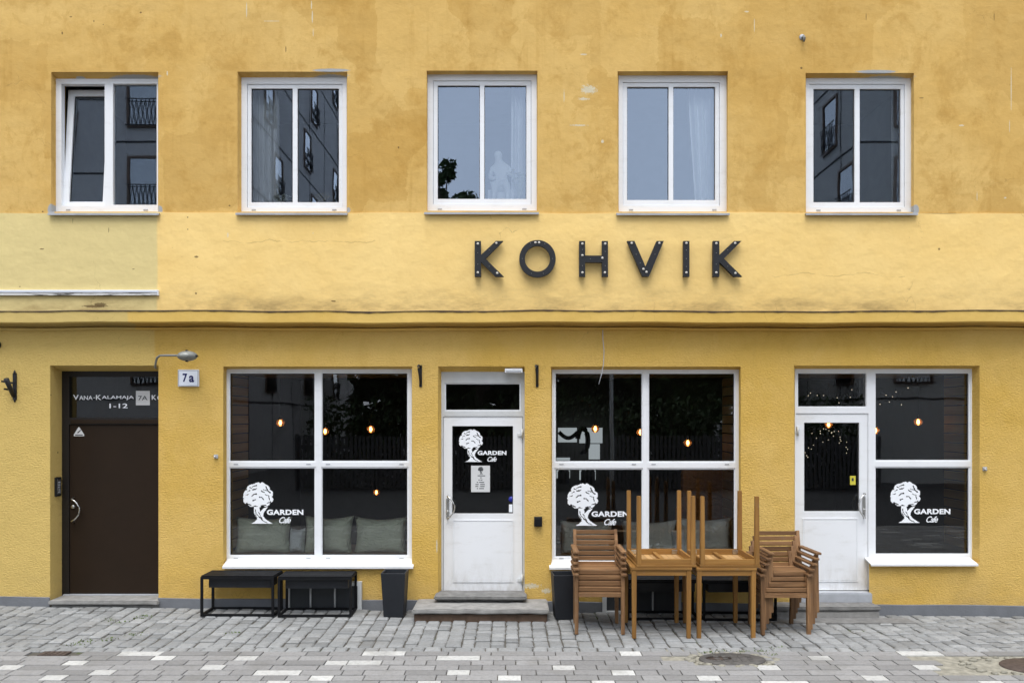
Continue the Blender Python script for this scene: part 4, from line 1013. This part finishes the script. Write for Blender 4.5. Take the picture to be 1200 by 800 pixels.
specs = [(T0, tx1, tyc, False, -.5, 'upright wooden table under an upturned one, next to the left chair stack'), (None, tx1+.040, tyc+.012, True, 1.0, 'upturned wooden table with legs in the air, next to the left chair stack'),
         (None, tx2, tyc+.005, False, .6, 'upright wooden table under an upturned one, next to the right chair stack'), (None, tx2+.042, tyc+.012, True, -.4, 'upturned wooden table with legs in the air, next to the right chair stack')]
for src, x, y, inv, a, lab in specs:
    o = src or dup(T0); zg = gz(x, y)
    o.location = (x, y, zg + (2*TH+.003 if inv else .001)); o.rotation_euler = (0, math.pi if inv else 0, R(a)); o['label'] = lab

# ------------------------------------------------------------------ chairs
def make_chair():
    t = thing('wooden_armchair', '', 'chair', group='stacked wooden garden chairs')
    for s_ in (-1, 1):
        m = MB().bar((s_*.235, -.235, 0), (s_*.235, -.215, .585), .036, .044, .004, (0, 1, 0)); m.build('front_leg', M['teak_z'], t)
        m = MB().bar((s_*.222, .215, 0), (s_*.222, .19, .40), .034, .044, .004, (0, 1, 0)); m.bar((s_*.222, .188, .385), (s_*.222, .275, .765), .034, .044, .004, (0, 1, 0)); m.build('back_post', M['teak_z'], t)
        m = MB().bar((s_*.243, -.27, .602), (s_*.240, .235, .600), .058, .024, .006, (0, 0, 1)); m.build('armrest', M['teak_y'], t)
        m = MB().box(s_*.212-.011, s_*.212+.011, -.19, .17, .358, .395, .003); m.build('side_rail', M['teak_y'], t)
    m = MB().box(-.215, .215, -.243, -.219, .375, .418, .004); m.build('front_rail', M['teak_x'], t)
    m = MB()
    for k in range(7):
        y = -.213+k*.060; m.box(-.210, .216, y, y+.053, .404-.004*k*.6, .420-.004*k*.6, .003)
    m.build('seat', M['teak_x'], t)
    m = MB()
    for k, z in enumerate((.738, .684, .629, .572, .515)):
        y = .195+(z-.40)*.228; m.bar((-.206, y, z), (.206, y, z), .044, .015, .004, (0, 1, 0))
    m.build('backrest', M['teak_x'], t)
    return t
C0 = make_chair(); ORD = ['topmost', 'second from the top', 'middle', 'second from the bottom', 'lowest']
first = True
for px, y, rz, dx, dy, side, n in ((703.2, -.755, -1.0, .003, .030, 'left stack beside the planter', 5), (920.5, -.745, 0.5, .029, .022, 'right stack by the right door', 5)):
    x = X(px, -.99)
    for k in range(n):
        o = C0 if first else dup(C0); first = False
        a = R(rz + random.uniform(-.8, .8)); xx, yy = x+dx*k, y+dy*k
        o.location = (xx, yy, gz(x, y)+.052*k+.001); o.rotation_euler = (0, 0, a)
        o['label'] = f'{ORD[n-1-k]} wooden slatted armchair of the {side}'

# ------------------------------------------------------------------ inside the cafe
def cushion(name, px0, py0, px1, py1, Y, mat, label, lean=.18, group='cushions on the window seats'):
    w = X(px1,Y)-X(px0,Y); h = Z(py0,Y)-Z(py1,Y); n = 14
    bm = bmesh.new(); vs = {}
    for sgn in (-1, 1):
        for i in range(n+1):
            for j in range(n+1):
                u, v = i/n*2-1, j/n*2-1
                if sgn == 1 and (i in (0, n) or j in (0, n)): vs[sgn, i, j] = vs[-1, i, j]; continue
                pin = 1-.10*(1-abs(v)**2)*abs(u)**3; pinv = 1-.17*(1-abs(u)**1.6)*abs(v)**3
                th = .105*((1-u**4)*(1-v**4))**.6 + .006*mnoise.noise(Vector((u*2.2, v*2.2, w*9+sgn)))
                vs[sgn, i, j] = bm.verts.new((u*w/2*pin, sgn*th, h/2*(1+v*pinv)))
    for sgn in (-1, 1):
        for i in range(n):
            for j in range(n):
                f = (vs[sgn,i,j], vs[sgn,i+1,j], vs[sgn,i+1,j+1], vs[sgn,i,j+1]); bm.faces.new(f if sgn < 0 else f[::-1])
    o = MB().from_bm(bm, True).build(name, mat)
    o.location = ((X(px0,Y)+X(px1,Y))/2, Y, Z(py1,Y)); o.rotation_euler = (R(-9), 0, R(random.uniform(-2, 2)))
    return tag(o, label, 'cushion', group)
for a in ((274,605,341,650,.36,'cush','grey green cushion behind the tree logo in the left shop window'), (355,604,413.5,650,.37,'cush','green cushion behind the mullion of the left shop window'), (414.5,605,477,650,.36,'cush','green cushion at the right end of the left shop window'),
          (656,609,719,651,.36,'cushg','grey cushion behind the tree logo in the middle shop window'), (728,609,794.5,651,.37,'cushg','grey cushion behind the upturned table legs in the middle shop window'), (796,606,859,651,.36,'cushg','grey cushion at the right end of the middle shop window'),
          (339,618,357,648,.34,'cushw','small white pillow between the green cushions of the left shop window'), (786,619,803,650,.33,'cushw','small white pillow between the grey cushions of the middle shop window')):
    cushion('cushion', *a[:5], M[a[5]], a[6])
def make_pendant():
    t = thing('pendant_lamp', '', 'lamp', group='amber globe pendant lamps')
    prof = [(.012,.052),(.020,.048),(.040,.034),(.054,.014),(.057,0),(.052,-.022),(.036,-.044),(.016,-.054),(.002,-.057)]
    MB().lathe(prof[::-1], (0,0,0), 32).build('globe', M['amber'], t)
    MB().lathe([(.004,-.034),(.018,-.026),(.022,-.004),(.016,.022),(.009,.034)], (0,0,0), 12).build('bulb', M['bulb'], t)
    MB().lathe([(.014,.036),(.016,.044),(.016,.080),(.006,.092)], (0,0,0), 12).build('lamp_holder', M['iron'], t)
    MB().tube([(0,0,.09),(0,0,.62)], .003, 6).build('cord', M['iron'], t)
    return t
L0 = make_pendant()
LP = [(328.5,495,.75,'lit amber globe lamp at the left of the left shop window'),(381,505,1.25,'lit amber globe lamp just right of the left window mullion'),(434.5,502.5,1.0,'lit amber globe lamp at the right of the left shop window'),
      (697.6,502,.9,'lit amber globe lamp at the left of the middle shop window'),(750.5,506,1.1,'lit amber globe lamp partly behind the middle window mullion'),(806,518.5,1.1,'lit amber globe lamp at the right of the middle shop window'),
      (971,497,1.3,'lit amber globe lamp at the top of the right door glass'),(1026,504,1.8,'lit amber globe lamp half hidden by the right window frame'),(1076,494,1.0,'lit amber globe lamp in the right shop window'),(441,576.5,3.2,'small low amber lamp deep inside the left shop window')]
for i, (px, py, Y, lab) in enumerate(LP):
    o = L0 if i == 0 else dup(L0); o.location = (X(px,Y), Y, Z(py,Y)); o['label'] = lab
    o.scale = (.88, .88, .88)
    if i == 9: o.scale = (.8, .8, .8)
# string of fairy lights behind the right door
t = thing('fairy_lights', 'string of tiny warm lights behind the right door glass', 'lights', (X(975,.5), .5, Z(505,.5)))
random.seed(3); m = MB(); w = MB(); prev = None
for k in range(56):
    if k < 44: u = k/43; px = 944+u*52+random.uniform(-2,2); py = 524-math.sin(u*math.pi)*20+random.uniform(-6,16)
    else: u = (k-44)/11; px = 946+u*60+random.uniform(-4,4); py = 466-5*math.sin(u*9)+random.uniform(-6,5)
    p = Vector((X(px,.5)-X(975,.5), random.uniform(-.05,.05), Z(py,.5)-Z(505,.5)))
    if k % 3 != 1: m.lathe([(.001,-.004),(.0035,0),(.001,.005)], p, 6)
    if prev is not None and k != 44: w.tube([prev, p], .0012, 4)
    prev = p
w.build('wire', M['iron'], t); m.build('bulbs', M['fairy'], t)
t = thing('fairy_lights', 'string of tiny warm lights at the top of the right shop window', 'lights', (X(1045,.6), .6, Z(465,.6)))
m = MB(); w = MB(); prev = None
for k in range(24):
    px = 1027+k*1.6+random.uniform(-2,2); py = 470+10*math.sin(k*.8)-k*.5+random.uniform(-6,6)
    p = Vector((X(px,.6)-X(1045,.6), random.uniform(-.05,.05), Z(py,.6)-Z(465,.6)))
    if k % 3 == 0: m.lathe([(.001,-.005),(.0045,0),(.001,.005)], p, 6)
    if prev is not None: w.tube([prev, p], .0012, 4)
    prev = p
w.build('wire', M['iron'], t); m.build('bulbs', M['fairy'], t)
# tan armchair inside, behind the tables
t = thing('lounge_chair', 'tan upholstered armchair inside the middle shop window behind the cushions', 'chair', (X(838,1.5), 1.5, .18))
MB().box(-.36,.36,-.38,.36,.12,.62,.06).build('seat', M['seatpad'], t); MB().box(-.38,.38,.25,.42,.45,1.32,.07).build('backrest', M['seatpad'], t)
for x in (-1, 1): MB().box(x*.40-.07,x*.40+.07,-.36,.36,.12,.80,.05).build('armrest', M['seatpad'], t)
# glowing pale panels added inside for the white shapes in the middle shop glass
t = thing('glow_panels', 'pale glowing panels with dark curled ornament deep inside the cafe', 'window', (X(683,4.9), 4.9, Z(530,4.9)))
ox, oz = X(683,4.9), Z(530,4.9)
def ir(a,b,c,d,Y=4.9): r_ = rect(a,b,c,d,Y); return (r_[0]-ox, r_[1]-ox, r_[2]-oz, r_[3]-oz)
for a in ((654,501,676,518),(679,501,706,519),(690,520,703,538),(652,536,668,560),(679,549,698,562)):
    r_ = ir(*a); MB().box(r_[0], r_[1], 0, .02, r_[2], r_[3]).build('pane', M['glowpanel'], t)
m = MB(); pts = [(X(655+u*22,4.85)-ox, -.05, Z(506+7*math.sin(u*math.pi),4.85)-oz) for u in [i/12 for i in range(13)]]; m.tube(pts, .035, 8)
pts = [(X(683+6*math.cos(u),4.85)-ox, -.05, Z(516+14*math.sin(u),4.85)-oz) for u in [-3+i*.33 for i in range(16)]]; m.tube(pts, .045, 8)
for px in (657, 661, 664, 684, 689, 694): m.lathe([(.05,-.16),(.05,.05),(.02,.1),(.02,.18)], (X(px,4.8)-ox, -.1, Z(556,4.8)-oz), 10)
m.build('ornament', M['ink'], t)

# ------------------------------------------------------------------ upstairs: curtains, figure, plants
def curtain(px0, px1, py0, py1, Y, label, folds=5, flare=0.0):
    m = MB(); nx, nz = folds*8, 8
    xs0, xs1 = X(px0,Y), X(px1,Y); z1, z0 = Z(py0,Y), Z(py1,Y)
    idx = lambda i, j: j*(nx+1)+i; vs = []; fs = []
    for j in range(nz+1):
        v = j/nz
        for i in range(nx+1):
            u = i/nx; w = 1 + flare*v
            vs.append((xs1-(xs1-xs0)*(1-u)*w if flare >= 0 else xs0+(xs1-xs0)*u*(1-flare*v), Y+.035*math.sin(u*folds*6.283+.5*math.sin(v*3))*(.6+.4*v), z0+(z1-z0)*v))
    for j in range(nz):
        for i in range(nx): fs.append((idx(i,j), idx(i+1,j), idx(i+1,j+1), idx(i,j+1)))
    m.add([(x-xs0, y-Y, z-z0) for x, y, z in vs], fs, True)
    o = m.build('curtain', M['curtain']); o.location = (xs0, Y, z0); return tag(o, label, 'curtain', 'white curtains in the upper windows')
curtain(293, 327, 98, 245, .32, 'pale curtain at the left of the second upper window', 5)
curtain(599, 622, 94, 245, .36, 'white curtain behind the figurine in the middle upper window', 3)
curtain(815, 843, 94, 245, .34, 'white curtain at the right of the fourth upper window', 4, .35)
curtain(1045, 1060, 94, 245, .34, 'narrow grey curtain at the right of the rightmost upper window', 2)
# figurine on the window board
zs = Z(238, .24)
for a, b in ((-5.8,-3.7),(-3.6,-1.4),(-1.3,.7),(.8,2.9),(3.0,5.2)):
    pass
for u in UPW:
    r_ = rx(u[1], RU); MB().box(r_[0]+.005, r_[1]-.005, RU+.072, .46, r_[2]+.02, r_[2]+.05, .004).build('window_board', M['pvc'], BLD)
zs = rx(UPW[2][1], RU)[2]+.05
fx, fy = X(587, .33), .33
t = thing('figurine', 'white plaster figurine seated on a block in the middle upper window', 'figurine', (fx, fy, zs))
t.scale = (1.18, 1.0, 1.22); MB().box(-.13, .13, -.06, .09, 0, .20, .012).build('plinth_block', M['ceramic'], t)
def skin(name, verts, edges, radii, mat, parent, loc=(0,0,0), sub=2):
    me = bpy.data.meshes.new(name); me.from_pydata(verts, edges, []); ob = bpy.data.objects.new(name, me); COL.objects.link(ob)
    ob.modifiers.new('s', 'SKIN'); sm = ob.modifiers.new('u', 'SUBSURF'); sm.levels = sub; sm.render_levels = sub
    lay = me.skin_vertices[0].data
    for i, r_ in enumerate(radii): lay[i].radius = (r_, r_)
    lay[0].use_root = True
    dg = bpy.context.evaluated_depsgraph_get(); m2 = bpy.data.meshes.new_from_object(ob.evaluated_get(dg)); bpy.data.objects.remove(ob)
    m2.polygons.foreach_set('use_smooth', [True]*len(m2.polygons)); m2.materials.clear(); m2.materials.append(mat)
    o = bpy.data.objects.new(name, m2); COL.objects.link(o); o.parent = parent; o.location = loc; return o
V = [(0,0,.22),(0,-.01,.32),(-.005,-.02,.41),(-.02,-.035,.47),(-.028,-.045,.53),(-.03,-.05,.575),(-.09,-.02,.40),(-.11,-.06,.31),(-.05,-.10,.29),(.075,-.02,.41),(.11,-.05,.33),(.06,-.10,.36),(-.06,-.10,.23),(-.07,-.11,.12),(-.07,-.14,.04),(.06,-.10,.24),(.07,-.12,.13),(.07,-.15,.05)]
E = [(0,1),(1,2),(2,3),(3,4),(4,5),(2,6),(6,7),(7,8),(2,9),(9,10),(10,11),(0,12),(12,13),(13,14),(0,15),(15,16),(16,17)]
skin('statue_body', V, E, [.075,.065,.07,.028,.045,.035,.03,.024,.02,.03,.024,.02,.042,.03,.022,.042,.03,.022], M['ceramic'], t)
def plant(name, px, Y, zbase, label, mat_leaf, kind, h=.2):
    t = thing(name, label, 'plant', (X(px,Y), Y, zbase))
    MB().lathe([(.035,0),(.05,.02),(.055,.09),(.05,.10),(.04,.095)], (0,0,0), 16).build('pot', M['ceramic'] if kind != 'grass' else M['castiron'], t)
    m = MB(); random.seed(px)
    for k in range(26):
        a = random.uniform(0, 6.28); sp = random.uniform(.02, .11); hh = h*random.uniform(.6, 1)
        p = Vector((sp*math.cos(a), sp*.6*math.sin(a), .09+hh)); m.tube([(0,0,.08),(p.x*.4,p.y*.4,.08+hh*.6), p], .0022, 4)
        if kind != 'grass':
            for e in range(3):
                d = Vector((random.uniform(-1,1), random.uniform(-1,1), random.uniform(-.3,1))).normalized()*.035; s2 = d.cross(Vector((.3,.2,1))).normalized()*.014
                m.add([p, p+d*.5+s2, p+d, p+d*.5-s2], [(0,1,2,3)])
        else:
            for e in range(4):
                q_ = p + Vector((random.uniform(-.02,.02), random.uniform(-.02,.02), random.uniform(-.02,.03))); m.add([q_, q_+Vector((.006,0,.004)), q_+Vector((0,.004,.012))], [(0,1,2)])
    m.build('foliage', mat_leaf, t); return t
zw2 = rx(UPW[1][1], RU)[2]+.05
plant('flower_pot', 330, .26, zw2, 'white flowers in a pot behind the left pane of the second upper window', M['petal'], 'flower', .08)
plant('dried_grass_vase', 378, .26, zw2, 'dried grass in a dark vase behind the right pane of the second upper window', M['dry'], 'grass', .10)
plant('house_plant', 608, .25, zs, 'pale leafy plant right of the figurine in the middle upper window', M['petal'], 'flower', .36)
plant('flower_pot', 1030, .25, rx(UPW[4][1], RU)[2]+.03, 'low dried flowers in the rightmost upper window', M['dry'], 'grass', .02)
t = thing('bottle', 'small white bottle on the board of the middle upper window', 'bottle', (X(535,.25), .25, zs)); MB().lathe([(.024,0),(.026,.01),(.026,.07),(.012,.09),(.012,.12)], (0,0,0), 14).build('bottle_body', M['ceramic'], t); MB().lathe([(.014,.12),(.014,.14)], (0,0,0), 14).build('cap', M['plate'], t)

# ------------------------------------------------------------------ across the street (seen in the glass)
M['clad'] = plain('dark_cladding', (.42, .41, .40), .6, var=.12, scale=.6); M['clad2'] = plain('grey_cladding', (.40, .40, .385), .6, var=.12, scale=.6)
M['farglass'] = glass('far_window_glass', 3.0, .35, (.3, .34, .36), .2); M['copper'] = plain('brown_window_frame', (.13, .085, .06), .6); M['joint'] = plain('dark_joint', (.03, .03, .032), .8)
M['render_w'] = plain('pale_grey_render', (.42, .42, .40), .9)
def across(name, label, x0, x1, y0, y1, h, mat, side):
    """front faces +y at y0, long side faces the street at x1 (side=+1) or x0 (side=-1)"""
    t = thing(name, label, 'building', ((x0+x1)/2, y0, -.13)); cx = (x0+x1)/2
    L = lambda x, y, z: (x-cx, y-y0, z)
    MB().box(x0-cx, x1-cx, y1-y0, 0, 0, h).build('wall', mat, t); MB().box(x0-cx-.3, x1-cx+.3, y1-y0-.3, .3, h+.002, h+.4).build('roof', M['joint'], t)
    m = MB(); xs = (x1 if side > 0 else x0)-cx
    for k in range(1, int(h/3)): 
        m.box(x0-cx, x1-cx, .0, .02, k*3-.03, k*3+.03); m.box(xs-.02, xs+.02, y1-y0, -.02, k*3-.03, k*3+.03)
    q_ = -1.6
    while q_ > y1-y0: m.box(xs-.015, xs+.015, q_-.025, q_+.025, .0, h); q_ -= 3.4
    m.build('panel_joints', M['joint'], t)
    proto = None
    def win(loc_, rz, w=1.4, hh=2.0):
        nonlocal proto
        if proto is None:
            f = MB().plate((-w/2, w/2, 0, hh), [(-w/2+.09, w/2-.09, .09, hh-.09)], -.06, .05).build('window', M['copper'], t)
            MB().box(-w/2+.09, w/2-.09, -.02, -.01, .09, hh-.09).build('pane', M['farglass'], f)
            r_ = MB()
            for k in range(8): xa = -w/2+.1+k*(w-.2)/8; r_.tube([(xa,-.16,.05),(xa+(w-.2)/8*(1 if k % 2 else 1),-.16,.95)], .012, 4); r_.tube([(xa+(w-.2)/8,-.16,.05),(xa,-.16,.95)], .012, 4)
            r_.tube([(-w/2,-.16,.97),(w/2,-.16,.97)], .02, 6); r_.tube([(-w/2,-.16,.04),(w/2,-.16,.04)], .02, 6); r_.build('railing', M['joint'], f)
            proto = f; f.location = loc_; f.rotation_euler = (0, 0, rz)
        else:
            c = proto.copy(); COL.objects.link(c); c.parent = t; c.location = loc_; c.rotation_euler = (0, 0, rz)
            for ch in proto.children: d = ch.copy(); COL.objects.link(d); d.parent = c
    for r_ in range(1, int(h/3)):
        for k in range(3): win((side*((x1-x0)/2-1.9-k*4.2), .0, r_*3+.5), math.pi)
        for k in range(int((y0-y1-3)/6.8)+1): win((xs, -2.6-k*6.8+(1.5 if r_ % 2 else 0), r_*3+.5), math.pi/2 if side > 0 else -math.pi/2)
    return t
across('apartment_block', 'tall dark grey clad apartment block across the street, mirrored in the left windows', -27, -10.9, -19, -50, 27, M['clad'], 1)
across('apartment_block', 'tall grey apartment block across the street, mirrored in the right windows', 12.2, 29, -19, -31, 27, M['clad2'], -1)
M['bark'] = plain('bark', (.07, .055, .04), .9, var=.3, scale=9, bump=.8, bscale=20)
def leafmat(n, c):
    t = NT(n); rnd = t.n('NewGeometry').outputs['Random Per Island']
    return t.pbr(t.mix(rnd, tuple(x*.55 for x in c), tuple(x*1.4 for x in c)), .6, spec=.3)
M['leafy'] = leafmat('tree_leaves', (.045, .075, .022)); M['hedge'] = leafmat('hedge_leaves', (.03, .055, .018))
def tree(x, y, h, r, seed, label, n=5200, ls=1.0):
    random.seed(seed); t = thing('street_tree', label, 'tree', (x, y, -.13), 0, 'trees across the street')
    m = MB(); m.tube([(0,0,0),(.05,.02,h*.25),(-.05,.05,h*.5),(0,0,h*.8)], .22, 10, .06)
    cl = []
    for k in range(22):
        a = random.uniform(0,6.28); rr = r*math.sqrt(random.random())*.8; z = h*random.uniform(.32,.92); f = 1-.45*max(0,(z/h-.6)/.4)
        c = Vector((rr*f*math.cos(a), rr*f*math.sin(a), z)); cl.append((c, r*random.uniform(.25,.45)))
        if k % 2 == 0: m.tube([(0,0,z*.6),(c.x*.5,c.y*.5,z*.82),c], .07, 6, .02)
    m.build('trunk', M['bark'], t); m = MB()
    for k in range(n):
        c, s_ = random.choice(cl); d = Vector((random.gauss(0,1), random.gauss(0,1), random.gauss(0,.8))); p = c + d.normalized()*s_*random.random()**.4
        u = Vector((random.gauss(0,1), random.gauss(0,1), random.gauss(0,1))).normalized(); v = u.orthogonal().normalized(); l = random.uniform(.16,.34)*ls
        m.add([p-u*l, p+v*l*.5, p+u*l, p-v*l*.5], [(0,1,2,3)])
    m.build('crown', M['leafy'], t)
tree(-3.2, -26, 14.6, 1.0, 1, 'tall slim leafy tree across the street, highest of the row', 2200, .5); tree(-1.5, -26.5, 14.1, 2.2, 12, 'tall bushy tree across the street just right of the slim one', 5500, .6); tree(.4, -24, 9.2, 2.8, 2, 'rounded leafy tree across the street in front of the tall bushy one'); tree(2.8, -25, 9.0, 3.0, 3, 'broad leafy tree in the middle of the row across the street', 7000)
tree(6.6, -24, 8.4, 2.7, 4, 'leafy tree across the street left of the right apartment block'); tree(9.6, -27, 8.0, 2.3, 6, 'small leafy tree across the street against the right apartment block')
t = tag(MB().add(*(lambda: ([], []))()).build('hedge', M['hedge']), 'dense dark hedge behind the picket fence across the street', 'hedge')
random.seed(4); m = MB()
for k in range(14000):
    p = Vector((random.uniform(-6.8, 11.8), -17.4+random.uniform(-.8,.55), random.uniform(-.1, 2.6+.35*math.sin(k)))); u = Vector((random.gauss(0,1), random.gauss(0,1), random.gauss(0,1))).normalized(); v = u.orthogonal().normalized(); l = random.uniform(.06,.12)
    m.add([p-u*l, p+v*l*.55, p+u*l, p-v*l*.55], [(0,1,2,3)])
me = m.build('tmp', M['hedge']); t.data = me.data; bpy.data.objects.remove(me)
random.seed(9); m = MB()
for k in range(9000):
    p = Vector((random.uniform(-9.5, 12), random.uniform(-41, -38), 9.6*random.random()**.8)); u = Vector((random.gauss(0,1), random.gauss(0,1), random.gauss(0,1))).normalized(); v = u.orthogonal().normalized(); l = random.uniform(.3,.6)
    m.add([p-u*l, p+v*l*.55, p+u*l, p-v*l*.55], [(0,1,2,3)])
tag(m.build('distant_wood', M['hedge']), 'far dark mass of trees behind the row across the street', 'wood', kind='stuff')
M['galv'] = plain('galvanised_post', (.34, .35, .35), .5, metal=.3)
t = thing('street_lamp', 'thin grey street lamp post at the kerb, mirrored in the middle shop window', 'street lamp', (2.55, -11.2, -.13))
MB().tube([(0,0,0),(0,0,.9),(0,0,5.6)], .062, 12, .045).build('pole', M['galv'], t); MB().lathe([(.10,0),(.10,.25),(.065,.35)], (0,0,0), 14).build('base', M['galv'], t); MB().tube([(0,0,5.55),(0,.25,5.8),(0,.8,5.9)], .03, 8).build('arm', M['galv'], t); MB().box(-.11,.11,.75,1.35,5.84,5.93,.02).build('lamp_head', M['galv'], t)
M['fencep'] = plain('dark_fence_paint', (.05, .05, .052), .6)
t = thing('picket_fence', 'dark upright picket fence across the street in front of the hedge', 'fence', (0, -16.2, -.13))
m = MB(); x = -6.9
while x < 11.6: m.box(x, x+.09, -.012, .012, .08, 1.75); x += .135
m.build('pickets', M['fencep'], t); MB().box(-6.9, 11.6, -.05, -.014, .35, .45).build('rail', M['fencep'], t); MB().box(-6.9, 11.6, -.05, -.014, 1.35, 1.45).build('rail', M['fencep'], t)
for k in range(8): x = -6.85+k*2.6; MB().box(x-.05, x+.05, -.15, -.052, 0, 1.8).build('post', M['fencep'], t)

# ------------------------------------------------------------------ camera, light, render
cam = bpy.data.cameras.new('camera'); co = bpy.data.objects.new('camera', cam); COL.objects.link(co)
co.location = (0, -D, H); co.rotation_euler = (R(90), 0, 0); cam.sensor_width = 36; cam.lens = F*36/1200; cam.shift_y = (CY-400)/1200; cam.clip_end = 1500; cam.clip_start = .05
SC.camera = co
EL, AZ = 66, 8                                     # overcast light comes from high behind the camera
sun = bpy.data.lights.new('sun', 'SUN'); sun.energy = 1.5; sun.angle = R(36); sun.color = (1.0, .97, .93)
so = bpy.data.objects.new('sun', sun); COL.objects.link(so); so.rotation_euler = (R(90-EL), 0, R(-AZ)); so.location = (0, -20, 30)
w = bpy.data.worlds.new('World'); SC.world = w; w.use_nodes = True; nt = w.node_tree; nt.nodes.clear()
sky = nt.nodes.new('ShaderNodeTexSky'); sky.sky_type = 'NISHITA'; sky.sun_disc = False; sky.sun_elevation = R(EL); sky.sun_rotation = R(180+AZ); sky.air_density = 1.0; sky.dust_density = 3.0; sky.ozone_density = 1.0
tc = nt.nodes.new('ShaderNodeTexCoord'); nz = nt.nodes.new('ShaderNodeTexNoise'); nz.inputs['Scale'].default_value = 2.2; nz.inputs['Detail'].default_value = 5
nt.links.new(tc.outputs['Generated'], nz.inputs['Vector'])
mr = nt.nodes.new('ShaderNodeMapRange'); mr.inputs[1].default_value = .3; mr.inputs[2].default_value = .7; mr.inputs[3].default_value = .62; mr.inputs[4].default_value = .82; nt.links.new(nz.outputs[0], mr.inputs[0])
mx = nt.nodes.new('ShaderNodeMix'); mx.data_type = 'RGBA'; nt.links.new(mr.outputs[0], mx.inputs[0]); nt.links.new(sky.outputs[0], mx.inputs[6]); mx.inputs[7].default_value = (11.5, 12.2, 13.6, 1)
bg = nt.nodes.new('ShaderNodeBackground'); bg.inputs['Strength'].default_value = .122; nt.links.new(mx.outputs[2], bg.inputs['Color'])
ow = nt.nodes.new('ShaderNodeOutputWorld'); nt.links.new(bg.outputs[0], ow.inputs[0])
vs_ = SC.view_settings; vs_.view_transform = 'Standard'; vs_.look = 'None'; vs_.exposure = 0.74; vs_.gamma = 1.0; vs_.use_curve_mapping = False
SC.render.engine = 'CYCLES'; cy = SC.cycles
cy.use_denoising = True; cy.max_bounces = 8; cy.transparent_max_bounces = 16; cy.caustics_reflective = False; cy.caustics_refractive = False; cy.sample_clamp_indirect = 6
